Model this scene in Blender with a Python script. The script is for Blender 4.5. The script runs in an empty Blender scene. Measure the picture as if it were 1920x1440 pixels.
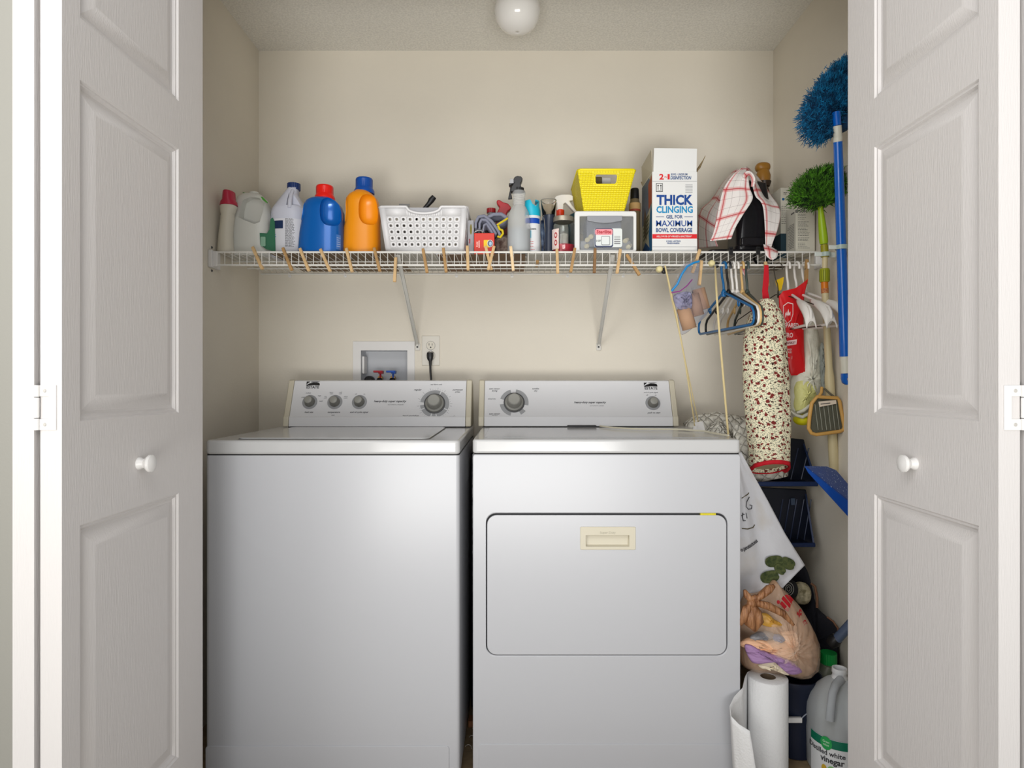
import bpy, bmesh, math, random
from mathutils import Vector, Matrix, Euler
C = bpy.context.scene.collection
PI = math.pi
H = 1.09          # camera height
F = 1196.0        # focal length in pixels of a 1920 px wide frame
def R(a): return math.radians(a)
# ---------------------------------------------------------------- camera, world, lights
cam = bpy.data.cameras.new('camera'); cam.sensor_width = 36; cam.lens = 36*F/1920; cam.clip_start = .02
co = bpy.data.objects.new('camera', cam); C.objects.link(co)
co.location = (0, 0, H); co.rotation_euler = (R(90), 0, 0)
bpy.context.scene.camera = co
w = bpy.data.worlds.new('world'); bpy.context.scene.world = w; w.use_nodes = True
w.node_tree.nodes['Background'].inputs[0].default_value = (.97, .985, 1.0, 1)
w.node_tree.nodes['Background'].inputs[1].default_value = .56
def area(name, loc, target, sx, sy, energy, col, spread=180):
    l = bpy.data.lights.new(name, 'AREA'); l.shape = 'RECTANGLE'; l.size = sx; l.size_y = sy
    l.energy = energy; l.color = col; l.spread = R(spread)
    o = bpy.data.objects.new(name, l); C.objects.link(o); o.location = loc
    o.rotation_euler = (Vector(target)-Vector(loc)).to_track_quat('-Z', 'Y').to_euler()
area('left_key_light', (-2.1, -1.7, 1.5), (.5, 2.3, 1.3), 1.4, 1.6, 32, (1, .99, .96))  # soft key from the left, its actual source out of view
area('overhead_fill_light', (-.5, .0, 2.38), (0, 2.1, 1.1), 1.6, 1.0, 17, (1, .99, .975))  # added overhead, out of view, to brighten consoles and appliance tops
area('hall_fill_light', (.3, -2.6, .8), (.2, 1.8, .45), 1.6, 1.2, 7, (.94, .97, 1), 110)  # added low fill that lifts the lower appliance fronts and doors
area('upward_fill_light', (0, -1.5, .25), (0, 2.2, 2.25), 1.8, .9, 20, (1, .985, .95), 75)  # lamp added near the floor, aimed up to brighten ceiling and upper wall
vs = bpy.context.scene.view_settings
vs.view_transform = 'Standard'; vs.look = 'None'; vs.exposure = -0.08; vs.gamma = 1.0; vs.use_curve_mapping = False
# ---------------------------------------------------------------- coordinates
def X(px, d): return (px-960)*d/F
def Z(py, d): return H+(720-py)*d/F
def P(px, py, d): return Vector((X(px, d), d, Z(py, d)))
def dz(z, py): return (z-H)*F/(720-py)
# ---------------------------------------------------------------- materials
def lin(c):
    return tuple(((v/255)/12.92 if v/255 <= .04045 else ((v/255+.055)/1.055)**2.4) for v in c)+(1,)
MATS = {}
def mat(name, col, rough=.5, metal=0, bump=0, bscale=60, bdist=.002, var=0, vscale=6, trans=0, coat=0, alpha=1, sss=0, ior=1.45, spec=None, stretch=None, col2=None):
    if name in MATS: return MATS[name]
    m = bpy.data.materials.new(name); m.use_nodes = True; nt = m.node_tree; n = nt.nodes; L = nt.links
    b = n['Principled BSDF']; c = lin(col)
    b.inputs['Base Color'].default_value = c; b.inputs['Roughness'].default_value = rough
    b.inputs['Metallic'].default_value = metal; b.inputs['Transmission Weight'].default_value = trans
    b.inputs['Coat Weight'].default_value = coat; b.inputs['Alpha'].default_value = alpha; b.inputs['IOR'].default_value = ior
    if spec is not None: b.inputs['Specular IOR Level'].default_value = spec
    if sss: b.inputs['Subsurface Weight'].default_value = sss; b.inputs['Subsurface Radius'].default_value = (.01, .01, .01)
    tc = n.new('ShaderNodeTexCoord'); vec = tc.outputs['Object']
    if stretch:
        mp = n.new('ShaderNodeMapping'); mp.inputs['Scale'].default_value = stretch; L.new(vec, mp.inputs[0]); vec = mp.outputs[0]
    if var or col2:
        t = n.new('ShaderNodeTexNoise'); t.inputs['Scale'].default_value = vscale; t.inputs['Detail'].default_value = 4; L.new(vec, t.inputs['Vector'])
        mx = n.new('ShaderNodeMix'); mx.data_type = 'RGBA'
        rp = n.new('ShaderNodeMapRange'); rp.inputs[1].default_value = .35; rp.inputs[2].default_value = .65; L.new(t.outputs[0], rp.inputs[0]); L.new(rp.outputs[0], mx.inputs[0])
        c2 = lin(col2) if col2 else tuple(max(0, v*(1-var)) for v in c[:3])+(1,)
        mx.inputs[6].default_value = c; mx.inputs[7].default_value = c2; L.new(mx.outputs[2], b.inputs['Base Color'])
    if bump:
        t = n.new('ShaderNodeTexNoise'); t.inputs['Scale'].default_value = bscale; t.inputs['Detail'].default_value = 3; L.new(vec, t.inputs['Vector'])
        bp = n.new('ShaderNodeBump'); bp.inputs['Strength'].default_value = bump; bp.inputs['Distance'].default_value = bdist
        L.new(t.outputs[0], bp.inputs['Height']); L.new(bp.outputs[0], b.inputs['Normal'])
    MATS[name] = m; return m
wallp = mat('wall_paint', (223, 216, 202), .75, bump=.25, bscale=120, var=.04, vscale=2.5)
wallr = wallp
hallp = mat('hall_paint', (166, 164, 156), .8, bump=.2, bscale=120)
ceilm = mat('popcorn_ceiling', (232, 229, 221), .95, bump=1, bscale=150, var=.16, vscale=150)
trimw = mat('door_white', (212, 208, 206), .42, bump=.25, bscale=30, stretch=(14, 14, 1.2))
trime = mat('door_edge_white', (186, 182, 180), .5)
enamelc = mat('white_enamel_lifted', (222, 222, 224), .25, bump=.02, bscale=90)  # appliance white, colour lifted to offset the shade on the set-back consoles
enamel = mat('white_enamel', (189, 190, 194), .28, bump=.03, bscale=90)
enamelt = mat('white_enamel_lid', (194, 194, 194), .14, bump=.05, bscale=40)
cream = mat('cream_plastic', (205, 198, 178), .45)
darkg = mat('dark_gap', (28, 27, 27), .8)
wire = mat('white_wire', (222, 220, 214), .4)
whitep = mat('white_plastic', (222, 220, 218), .4)
black = mat('black_plastic', (22, 22, 24), .4)
ink = mat('dark_grey_ink', (62, 62, 66), .6)
inkl = mat('light_grey_ink', (120, 120, 124), .6)
grey = mat('grey_dial', (150, 151, 153), .45)
greyk = mat('grey_knob', (150, 149, 142), .35)
greyd = mat('dark_grey_ring', (70, 70, 72), .5)
steel = mat('steel', (150, 150, 150), .3, metal=1)
brass = mat('brass', (190, 150, 90), .3, metal=1)
wood = mat('pale_wood', (206, 172, 124), .6, bump=.2, bscale=40, stretch=(6, 6, 1), var=.12, vscale=20)
wood2 = mat('dark_wood', (176, 138, 88), .65, bump=.2, bscale=40, stretch=(6, 6, 1), var=.2, vscale=20)
card = mat('brown_cardboard', (120, 100, 76), .85, var=.1)
cardw = mat('white_card', (224, 224, 222), .6)
# ---------------------------------------------------------------- mesh builder
class MB:
    def __init__(s): s.v = []; s.f = []; s.uv = {}
    def add(s, vs, fs, uv=None):
        o = len(s.v); s.v += [tuple(v) for v in vs]; s.f += [tuple(i+o for i in f) for f in fs]
        if uv:
            for i, t in enumerate(uv): s.uv[o+i] = t
        return s
    def box(s, x0, x1, y0, y1, z0, z1, M=None):
        vs = [Vector((x, y, z)) for z in (z0, z1) for y in (y0, y1) for x in (x0, x1)]
        if M: vs = [M @ v for v in vs]
        return s.add(vs, [(0, 2, 3, 1), (4, 5, 7, 6), (0, 1, 5, 4), (2, 6, 7, 3), (0, 4, 6, 2), (1, 3, 7, 5)])
    def loft(s, rings, cap=True, closed=True):
        n = len(rings[0]); vs = [p for r in rings for p in r]; fs = []
        for i in range(len(rings)-1):
            for j in range(n if closed else n-1):
                k = (j+1) % n
                fs.append((i*n+j, i*n+k, (i+1)*n+k, (i+1)*n+j))
        if cap: fs.append(tuple(range(n-1, -1, -1))); fs.append(tuple((len(rings)-1)*n+j for j in range(n)))
        return s.add(vs, fs)
    def lathe(s, prof, c=(0, 0, 0), n=24, M=None, cap=True):
        c = Vector(c); M = M or Matrix()
        return s.loft([[c + (M @ Vector((r*math.cos(2*PI*j/n), r*math.sin(2*PI*j/n), z))) for j in range(n)] for r, z in prof], cap)
    def tube(s, pts, r, n=8, closed=False, cap=True):
        pts = [Vector(p) for p in pts]; m = len(pts); rr = r if isinstance(r, (list, tuple)) else [r]*m
        rings = []; up = Vector((0, 0, 1)); prev = None
        for i, p in enumerate(pts):
            a = pts[(i-1) % m] if (closed or i > 0) else p; b = pts[(i+1) % m] if (closed or i < m-1) else p
            t = (b-a).normalized()
            if prev is None:
                u = t.cross(up)
                if u.length < .1: u = t.cross(Vector((1, 0, 0)))
                u.normalize()
            else:
                u = prev - t*prev.dot(t)
                if u.length < 1e-5: u = t.cross(up)
                u.normalize()
            prev = u; v = t.cross(u)
            rings.append([p+(u*math.cos(2*PI*j/n)+v*math.sin(2*PI*j/n))*rr[i] for j in range(n)])
        if closed: rings.append(rings[0])
        return s.loft(rings, cap and not closed)
    def prism(s, poly, fn, t):
        """poly: 2d points; fn(a,b,h) -> 3d; t: thickness"""
        n = len(poly)
        vs = [fn(a, b, 0) for a, b in poly]+[fn(a, b, t) for a, b in poly]
        return s.add(vs, [tuple(range(n)), tuple(range(2*n-1, n-1, -1))]+[(i, i+n, (i+1) % n+n, (i+1) % n) for i in range(n)])
    def grid(s, fn, nu, nv, uvs=(1, 1)):
        vs = []; uv = []
        for i in range(nu+1):
            for j in range(nv+1):
                vs.append(fn(i/nu, j/nv)); uv.append((i/nu*uvs[0], j/nv*uvs[1]))
        fs = [(i*(nv+1)+j, (i+1)*(nv+1)+j, (i+1)*(nv+1)+j+1, i*(nv+1)+j+1) for i in range(nu) for j in range(nv)]
        return s.add(vs, fs, uv)
    def frame(s, outer, inner, fn, t):
        """plate with a hole; outer and inner are same-length loops"""
        n = len(outer)
        vs = [fn(a, b, 0) for a, b in outer]+[fn(a, b, 0) for a, b in inner]+[fn(a, b, t) for a, b in outer]+[fn(a, b, t) for a, b in inner]
        fs = []
        for i in range(n):
            k = (i+1) % n
            fs += [(i, k, n+k, n+i), (2*n+i, 3*n+i, 3*n+k, 2*n+k), (i, 2*n+i, 2*n+k, k), (n+i, n+k, 3*n+k, 3*n+i)]
        return s.add(vs, fs)
def rrect(x0, x1, z0, z1, r, n=5):
    pts = []
    for cx, cz, a0 in ((x1-r, z1-r, 0), (x0+r, z1-r, 90), (x0+r, z0+r, 180), (x1-r, z0+r, 270)):
        for k in range(n+1):
            a = R(a0+90*k/n); pts.append((cx+r*math.cos(a), cz+r*math.sin(a)))
    return pts
def ring(cx, cy, z, rx, ry, e=2.0, n=32):
    out = []
    for j in range(n):
        a = 2*PI*j/n; c, s_ = math.cos(a), math.sin(a)
        out.append(Vector((cx+rx*math.copysign(abs(c)**(2/e), c), cy+ry*math.copysign(abs(s_)**(2/e), s_), z)))
    return out
def yfn(y, sgn=1):      # plate lying in XZ, thickness towards the back (+Y)
    return lambda a, b, h: Vector((a, y+h*sgn, b))
ORG = {}
def tag(o, label=None, cat=None, group=None, kind=None):
    if label: o['label'] = label
    if cat: o['category'] = cat
    if group: o['group'] = group
    if kind: o['kind'] = kind
    return o
def thing(name, label, cat, loc=(0, 0, 0), group=None):
    o = bpy.data.objects.new(name, None); o.empty_display_size = .02; C.objects.link(o); o.location = loc
    ORG[o.name] = Vector(loc); return tag(o, label, cat, group)
def obj(name, mb, m, parent=None, bevel=0, smooth=35, sub=0, solid=0, label=None, seg=2, kind=None, org=None):
    me = bpy.data.meshes.new(name)
    o0 = ORG[parent.name] if parent else Vector(org if org else (0, 0, 0))
    me.from_pydata([Vector(v)-o0 for v in mb.v], [], mb.f)
    if mb.uv:
        ul = me.uv_layers.new(name='UVMap')
        for lp in me.loops: ul.data[lp.index].uv = mb.uv.get(lp.vertex_index, (0, 0))
    bm = bmesh.new(); bm.from_mesh(me); bmesh.ops.recalc_face_normals(bm, faces=bm.faces)
    bm.to_mesh(me); bm.free()
    me.materials.append(m)
    if smooth:
        me.shade_smooth(); me.set_sharp_from_angle(angle=R(smooth))
    o = bpy.data.objects.new(name, me); C.objects.link(o)
    if parent: o.parent = parent; ORG[o.name] = o0
    else: o.location = o0; ORG[o.name] = o0
    if solid:
        q = o.modifiers.new('s', 'SOLIDIFY'); q.thickness = solid; q.offset = 0
    if bevel:
        q = o.modifiers.new('b', 'BEVEL'); q.width = bevel; q.segments = seg; q.limit_method = 'ANGLE'; q.angle_limit = R(40); q.harden_normals = False
    if sub:
        q = o.modifiers.new('u', 'SUBSURF'); q.levels = sub; q.render_levels = sub
    if label: o['label'] = label
    if kind: o['kind'] = kind
    return o
def boolean(o, cutter):
    """carve a closed builder shape out of o, baked into the mesh"""
    me = bpy.data.meshes.new('cut'); o0 = ORG[o.name]
    me.from_pydata([Vector(v)-o0 for v in cutter.v], [], cutter.f)
    bm = bmesh.new(); bm.from_mesh(me); bmesh.ops.recalc_face_normals(bm, faces=bm.faces); bm.to_mesh(me); bm.free()
    c = bpy.data.objects.new('cut', me); C.objects.link(c); c.parent = o.parent
    if not o.parent: c.location = o.location
    q = o.modifiers.new('x', 'BOOLEAN'); q.operation = 'DIFFERENCE'; q.object = c; q.solver = 'EXACT'
    dg = bpy.context.evaluated_depsgraph_get(); dg.update()
    nm = bpy.data.meshes.new_from_object(o.evaluated_get(dg))
    for md in list(o.modifiers): o.modifiers.remove(md)
    o.data = nm; nm.shade_smooth(); nm.set_sharp_from_angle(angle=R(40))
    bpy.data.objects.remove(c)
def text_mb(s, size, fn, bold=0, shear=0, align='CENTER', sx=1, thick=.0004):
    """lettering: fn(a, b, h) maps the text plane into the scene"""
    cu = bpy.data.curves.new('t', 'FONT'); cu.body = s; cu.size = size; cu.align_x = align; cu.align_y = 'CENTER'
    cu.offset = bold; cu.shear = shear; cu.resolution_u = 2
    o = bpy.data.objects.new('t', cu); C.objects.link(o)
    dg = bpy.context.evaluated_depsgraph_get(); dg.update()
    me = bpy.data.meshes.new_from_object(o.evaluated_get(dg))
    mb = MB(); mb.add([fn(v.co.x*sx, v.co.y, thick) for v in me.vertices], [tuple(p.vertices) for p in me.polygons])
    bpy.data.objects.remove(o); return mb
def label_text(s, size, fn, m, parent, name='lettering', **k):
    mb = text_mb(s, size, fn, **k)
    return obj(name, mb, m, parent, smooth=0)
def dup(o, parent=None):
    c = o.copy(); C.objects.link(c)
    if parent: c.parent = parent
    for ch in list(o.children): dup(ch, c)
    return c
def struct(name, mb, m, **k):
    return tag(obj(name, mb, m, **k), kind='structure')
# ================================================================ the closet shell
XL, XR, YB, ZC = -.981, 1.012, 2.471, H+1.291
FL = mat('floor_vinyl', (150, 128, 98), .6, var=.3, vscale=40, bump=.2)
struct('floor', MB().box(-3, 3, 1.5, 2.6, -.05, 0), FL)
struct('floor', MB().box(-3, 3, -4.5, 1.5, -.05, 0), mat('hall_carpet', (205, 198, 186), .95, bump=.5, bscale=200))
struct('ceiling', MB().box(-1.1, 1.15, 1.5, 2.6, ZC, ZC+.05), ceilm)
struct('wall_left', MB().box(XL-.08, XL, 1.5, YB+.1, 0, ZC+.02), wallp)
struct('wall_right', MB().box(XR, XR+.08, 1.5, YB+.1, 0, ZC+.02), wallr)
# back wall with the hole for the washing machine outlet box
hx0, hx1, hz0, hz1 = X(677, YB), X(764, YB), H-.05, H+.130
wb = MB(); wb.frame(rrect(XL-.08, XR+.08, -.02, ZC+.02, .0001, 1), rrect(hx0, hx1, hz0, hz1, .001, 1), yfn(YB), .1)
struct('wall_back', wb, wallp, smooth=0)
# hall-side wall around the opening
fw = MB(); fw.box(-2.4, -.835, 1.46, 1.56, 0, 2.7); fw.box(.900, 2.4, 1.46, 1.56, 0, 2.7); fw.box(-.835, .900, 1.46, 1.56, 2.10, 2.7)
struct('wall_front', fw, hallp, smooth=0)
j = MB(); j.box(-.835, -.822, 1.44, 1.57, 0, 2.10); j.box(.888, .900, 1.44, 1.57, 0, 2.10); j.box(-.835, .900, 1.44, 1.57, 2.09, 2.10)
j.box(-.90, -.835, 1.445, 1.46, 0, 2.165); j.box(.900, .965, 1.445, 1.46, 0, 2.165); j.box(-.835, .900, 1.445, 1.46, 2.10, 2.165)
struct('trim_1', j, trime, bevel=.003)
# ---- bifold doors: leaves folded back at both sides of the opening
def leaf(name, xf, face, d0, d1, knob=True, parent=None):
    """xf: x of the panelled face, face: +1 looks to +X, d0 near edge (hinge), d1 far edge"""
    T = .035; zt, zb = 2.06, .012
    fn = lambda a, b, h: Vector((xf-face*h, a, b))      # a along depth, b up, h into the leaf
    m0, m1 = .0436, .109; pa, pb = d0+m0, d1-m1
    rows = [(.269, .850), (1.027, 1.607), (1.712, 1.985)]
    mb = MB()
    def quad(a0, a1, b0, b1): mb.add([fn(a0, b0, 0), fn(a1, b0, 0), fn(a1, b1, 0), fn(a0, b1, 0)], [(0, 1, 2, 3)])
    quad(d0, pa, zb, zt); quad(pb, d1, zb, zt)
    prev = zb
    for b0, b1 in rows:
        quad(pa, pb, prev, b0); prev = b1
        steps = [(0, 0), (.003, .004), (.007, .004), (.011, .009), (.016, .010), (.040, .002), (.044, .0015)]
        L = []
        for i, h in steps:
            L.append([fn(pa+i, b0+i, h), fn(pb-i, b0+i, h), fn(pb-i, b1-i, h), fn(pa+i, b1-i, h)])
        mb.loft(L, cap=False); mb.add(L[-1], [(0, 1, 2, 3)])
    quad(pa, pb, prev, zt)
    # edges and back
    c = [(d0, zb), (d1, zb), (d1, zt), (d0, zt)]
    mb.add([fn(a, b, h) for h in (0, T) for a, b in c], [(0, 4, 5, 1), (1, 5, 6, 2), (2, 6, 7, 3), (3, 7, 4, 0), (4, 7, 6, 5)])
    bm = mb
    o = obj(name, bm, trimw, parent, smooth=25)
    if knob:
        kz, ka = H-.156, d0+.215
        M = Matrix.Rotation(R(90)*face, 4, 'Y')
        k = MB().lathe([(.0001, 0), (.0125, 0), (.012, .004), (.0095, .008), (.0095, .012), (.0135, .0155), (.0172, .021), (.0165, .026), (.010, .0295), (.0001, .030)], (xf, ka, kz), 24, M)
        obj('door_knob', k, mat('knob_white', (224, 222, 220), .25), o)
    return o
def door(nm, xin, face, d0, d1, label):
    r = leaf(nm, xin, face, d0, d1, True)
    tag(r, kind='structure'); r['label'] = label
    return r
dl = door('door_1', -.733, 1, 1.0387, 1.5115, 'white panelled bifold leaf with round knob at left')
dl2 = leaf('door_2', -.733-.035-.0065-.035-.0002, -1, 1.034, 1.507, False); tag(dl2, kind='structure')
dr = door('door_3', .790, -1, 1.036, 1.500, 'white panelled bifold leaf with round knob at right')
dr2 = leaf('door_4', .790+.035+.0065+.035+.0002, 1, 1.034, 1.500, False); tag(dr2, kind='structure')
grm = mat('door_gap_backing', (150, 148, 146), .8)
for s_, xg, dd, par in ((-1, -.768, 1.0387, dl), (1, .825, 1.036, dr)):
    m = MB(); z0, z1 = H-.075, H-.002; y = dd
    gx = xg+s_*.00325
    # knuckle
    for a, b in ((z0, z0+.019), (z0+.020, z1-.020), (z1-.019, z1)):
        m.lathe([(.0001, a), (.0042, a), (.0042, b), (.0001, b)], (gx, y-.004, 0), 12)
    # plate on the panelled leaf (C shaped) and the small plate on the outer leaf
    def px(a0, a1, b0, b1, th=.002): m.box(min(gx+s_*a0, gx+s_*a1), max(gx+s_*a0, gx+s_*a1), y-th-.0002, y-.0002, b0, b1)
    px(-.030, -.018, z0, z1); px(-.018, -.003, z0, z0+.018); px(-.018, -.003, z1-.018, z1)
    px(.003, .021, z0+.020, z1-.020)
    h = obj('hinge', m, mat('hinge_white', (232, 230, 228), .3), par, bevel=.0006)
    sc = MB()
    for a, b in ((-.012, z0+.009), (-.012, z1-.009), (.013, z0+.028), (.013, z1-.028)):
        sc.lathe([(.0001, 0), (.0032, 0), (.0022, .0012), (.0001, .0014)], (gx+s_*a, y-.0022, b), 12, Matrix.Rotation(R(90), 4, 'X'))
    obj('screw', sc, mat('screw_white', (190, 186, 180), .35), h)
# ================================================================ appliances
def console(root, x0, x1, yb, zb):
    """backguard: end caps, sloping panel, bottom strip. returns point function on the panel"""
    prof = lambda g: [(yb-g, zb+.003), (yb+.004-g, zb+.036), (yb+.010-g, zb+.040), (yb+.064-g, zb+.163+g), (yb+.075, zb+.166+g), (yb+.13, zb+.150), (yb+.15, zb+.003)]
    cw = .020
    def pr(a, b, g): 
        return MB().prism(prof(g), lambda y, z, h: Vector((a+h, y, z)), b-a)
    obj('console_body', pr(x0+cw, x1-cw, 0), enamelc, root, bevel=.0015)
    obj('end_cap', pr(x0, x0+cw-.0008, .002), cream, root, bevel=.003)
    obj('end_cap', pr(x1-cw+.0008, x1, .002), cream, root, bevel=.003)
    obj('shadow_joint', MB().box(x0+cw, x1-cw, yb-.001, yb+.02, zb-.001, zb+.0028), darkg, root)
    A = Vector((0, yb+.010, zb+.040)); B = Vector((0, yb+.064, zb+.163)); u = (B-A); ln = u.length; u.normalize()
    nrm = Vector((0, -u.z, u.y))
    def at(px, py, off=0):
        lo, hi = -.01, ln+.01
        for _ in range(40):
            mid = (lo+hi)/2; p = A+u*mid
            if 720-(p.z-H)*F/p.y > py: lo = mid
            else: hi = mid
        p = A+u*lo; return Vector((X(px, p.y), p.y, p.z))+nrm*off
    def fn(px, py):
        o = at(px, py); return lambda a, b, h: o+Vector((a, 0, 0))+u*b+nrm*(h+.0003)
    M = Matrix((Vector((1, 0, 0)), u, nrm)).transposed().to_4x4()
    return at, fn, M
def small_knob(root, at, M, px, py, r=.0265):
    c = at(px, py)
    d = obj('dial_plate', MB().lathe([(.0001, 0), (r, 0), (r, .0015), (.0001, .0015)], c, 32, M), grey, root)
    k = obj('knob', MB().lathe([(.0001, .0015), (.0185, .0015), (.0180, .006), (.0145, .022), (.0135, .0235), (.0001, .0235)], c, 32, M), mat('grey_knob_skirt', (112, 111, 105), .4), root, bevel=.0005)
    obj('knob_cap', MB().lathe([(.0001, .0236), (.0128, .0236), (.0128, .0246), (.0118, .0252), (.0001, .0248)], c, 32, M), greyk, k)
def big_knob(root, at, M, px, py, segs):
    c = at(px, py)
    for a0, a1 in segs:
        fs = MB(); n = max(4, int((a1-a0)/8)); U = M.to_3x3() @ Vector((1, 0, 0)); V = M.to_3x3() @ Vector((0, 1, 0)); N = M.to_3x3() @ Vector((0, 0, 1))
        pts = [(.0375*math.cos(R(a0+(a1-a0)*k/n)), .0375*math.sin(R(a0+(a1-a0)*k/n))) for k in range(n+1)]
        pts += [(.0515*math.cos(R(a1-(a1-a0)*k/n)), .0515*math.sin(R(a1-(a1-a0)*k/n))) for k in range(n+1)]
        fs.prism(pts, lambda a, b, h: c+U*a+V*b+N*h, .0008)
        obj('dial_segment', fs, grey, root, smooth=0)
    obj('dial_ring', MB().lathe([(.0001, 0), (.0375, 0), (.0375, .003), (.0345, .0035), (.0001, .0035)], c, 40, M), greyd, root)
    k = obj('knob', MB().lathe([(.0001, .003), (.0335, .003), (.0325, .008), (.026, .010), (.0245, .016), (.0225, .034), (.021, .036), (.0001, .036)], c, 40, M), mat('grey_knob_body', (136, 135, 129), .35), root, bevel=.0006)
    obj('knob_cap', MB().lathe([(.0001, .0361), (.0195, .0361), (.0195, .0368), (.0185, .0375), (.0001, .0370)], c, 40, M), greyk, k)
def logo(root, fn_at, at, px, py):
    f = fn_at(px, py)
    o = MB(); w_, h_ = .024, .0135
    o.prism([(-w_, .0), (-w_, h_), (-w_*.45, h_), (-w_*.85, h_*.45)], f, .0005)
    o.prism([(-w_*.3, h_*.98), (w_, h_), (w_*.55, h_*.75), (-w_*.35, h_*.80)], f, .0005)
    o.prism([(-w_*.55, h_*.45), (0, h_*.72), (w_*.9, h_*.62), (w_, h_*.2), (w_, -h_*.1), (0, -h_*.05), (-w_, -h_*.2), (-w_, -h_*.05)], f, .0005)
    obj('logo', o, black, root, smooth=0)
    g = lambda a, b, h: f(a, b-.009, h)
    label_text('ESTATE', .0145, g, ink, root, bold=.0004, sx=.95)
zt = H-.152
# ---- washer
wx0, wx1, wy, wyb = X(383.5, 1.72), X(862, 1.72), 1.72, 2.385
W = thing('washing_machine', 'white top-loading washing machine on the left, with three small knobs and a large dial', 'washer', ((wx0+wx1)/2, 2.05, 0))
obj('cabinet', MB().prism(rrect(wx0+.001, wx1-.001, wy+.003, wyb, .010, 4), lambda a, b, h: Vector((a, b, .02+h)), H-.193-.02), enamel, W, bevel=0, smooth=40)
obj('foot', MB().box(wx0+.03, wx0+.07, wy+.04, wy+.08, 0, .02), black, W); obj('foot', MB().box(wx1-.07, wx1-.03, wy+.04, wy+.08, 0, .02), black, W)
obj('top_joint', MB().box(wx0+.004, wx1-.004, wy+.007, wyb-.01, H-.194, H-.189), darkg, W)
obj('top_panel', MB().prism(rrect(wx0, wx1, wy, wyb+.005, .014, 5), lambda a, b, h: Vector((a, b, H-.190+h)), .038), enamelt, W, bevel=.007, seg=4)
obj('toe_panel', MB().prism(rrect(wx0+.002, X(842, 1.72), .024, Z(1399.5, 1.72), .008, 4), lambda a, b, h: Vector((a, wy+.004-h, b)), .0035), enamel, W, bevel=.0012)
lx0, lx1 = X(438, 1.73), X(803, 1.74)
obj('lid', MB().prism(rrect(lx0, lx1, wy+.030, 2.195, .02, 5), lambda a, b, h: Vector((a, b, zt+.0002+h)), .004), enamelt, W, bevel=.0018)
obj('lid_gap', MB().frame(rrect(lx0-.003, lx1+.003, wy+.027, 2.198, .022, 5), rrect(lx0, lx1, wy+.030, 2.195, .02, 5), lambda a, b, h: Vector((a, b, zt+.0001+h)), .0006), mat('gap_grey', (110, 108, 104), .7), W)
at, fn, M = console(W, X(530, 2.225), X(883, 2.225), 2.225, zt)
for a in (580, 627, 673): small_knob(W, at, M, a+1, 754)
big_knob(W, at, M, 815, 757, [(68, 173), (-25, 63), (-78, -30), (-100, -83), (-152, -106), (-173, -157)])
logo(W, fn, at, 587, 722)
for s_, a, b, sz in (('load size', 579, 773, .0075), ('temperature', 626, 773, .0075), ('wash\nrinse', 624, 780, .005), ('end of cycle signal', 673, 773, .0075), ('regular', 783, 731, .008),
                   ('permanent\npress', 858, 733, .007), ('hand washables', 770, 780, .008), ('gentle', 848, 781, .008), ('any fabric soak', 818, 721, .006),
                   ('small', 568, 745, .005), ('medium', 578, 737, .005), ('large', 599, 742, .005), ('super', 602, 752, .005), ('hot\ncold', 610, 745, .005), ('warm\ncold', 621, 737, .005), ('cold\ncold', 638, 737, .005), ('warm\nwarm', 648, 745, .005), ('off', 667, 739, .005), ('on', 683, 739, .005)):
    label_text(s_, sz*1.15, fn(a, b), ink if sz > .006 else inkl, W, shear=.3, bold=.0001)
label_text('heavy-duty super capacity', .0108, fn(731, 752.5), ink, W, shear=.3, bold=.00025)
label_text('AUTOMATIC WASHER', .0055, fn(742, 759), inkl, W)
# tick marks around the dial
tk = MB(); c0 = fn(815, 757)
for k in range(40):
    a = R(k*9); r0, r1 = .0545, .0565+.006*(k % 3 == 0)
    tk.prism([(r0*math.cos(a-.008), r0*math.sin(a-.008)), (r1*math.cos(a-.006), r1*math.sin(a-.006)), (r1*math.cos(a+.006), r1*math.sin(a+.006)), (r0*math.cos(a+.008), r0*math.sin(a+.008))], c0, .0003)
obj('dial_ticks', tk, inkl, W, smooth=0)
# ---- dryer
dy, dx0, dx1, dyb = 1.746, X(886, 1.746), X(1389.5, 1.746), 2.41
D = thing('clothes_dryer', 'white front-loading clothes dryer with cream handle recess, right of the washer', 'dryer', ((dx0+dx1)/2, 2.08, 0))
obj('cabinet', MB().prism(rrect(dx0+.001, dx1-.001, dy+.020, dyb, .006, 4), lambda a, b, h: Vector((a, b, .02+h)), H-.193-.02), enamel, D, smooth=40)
obj('foot', MB().box(dx0+.03, dx0+.07, dy+.04, dy+.08, 0, .02), black, D); obj('foot', MB().box(dx1-.07, dx1-.03, dy+.04, dy+.08, 0, .02), black, D)
qx0, qx1, qz0, qz1 = X(911, dy), X(1365, dy), Z(1230, dy), Z(963, dy)
obj('front_panel', MB().frame(rrect(dx0+.001, dx1-.001, .02, H-.193, .006, 6), rrect(qx0, qx1, qz0, qz1, .028, 6), yfn(dy+.003), .017), enamel, D, bevel=.003, seg=3)
obj('door_gap', MB().box(qx0-.003, qx1+.003, dy+.015, dy+.0195, qz0-.003, qz1+.003), mat('gap_dark_grey', (70, 70, 72), .8), D)
hx_0, hx_1, hz_0, hz_1 = X(1088, dy), X(1192, dy), Z(1031, dy), Z(988, dy)
g = .0032
kx = (hx_0+.007, hx_1-.007, hz_0+.005, hz_1-.005)
dd_ = obj('dryer_door', MB().frame(rrect(qx0+g, qx1-g, qz0+g*.6, qz1-g*1.6, .026, 6), rrect(*kx, .002, 6), yfn(dy+.0025), .010), enamel, D, bevel=.0016, seg=3)
ix0, ix1, iz0, iz1 = X(1099, dy), X(1180, dy), Z(1025, dy), Z(1004, dy)
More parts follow.
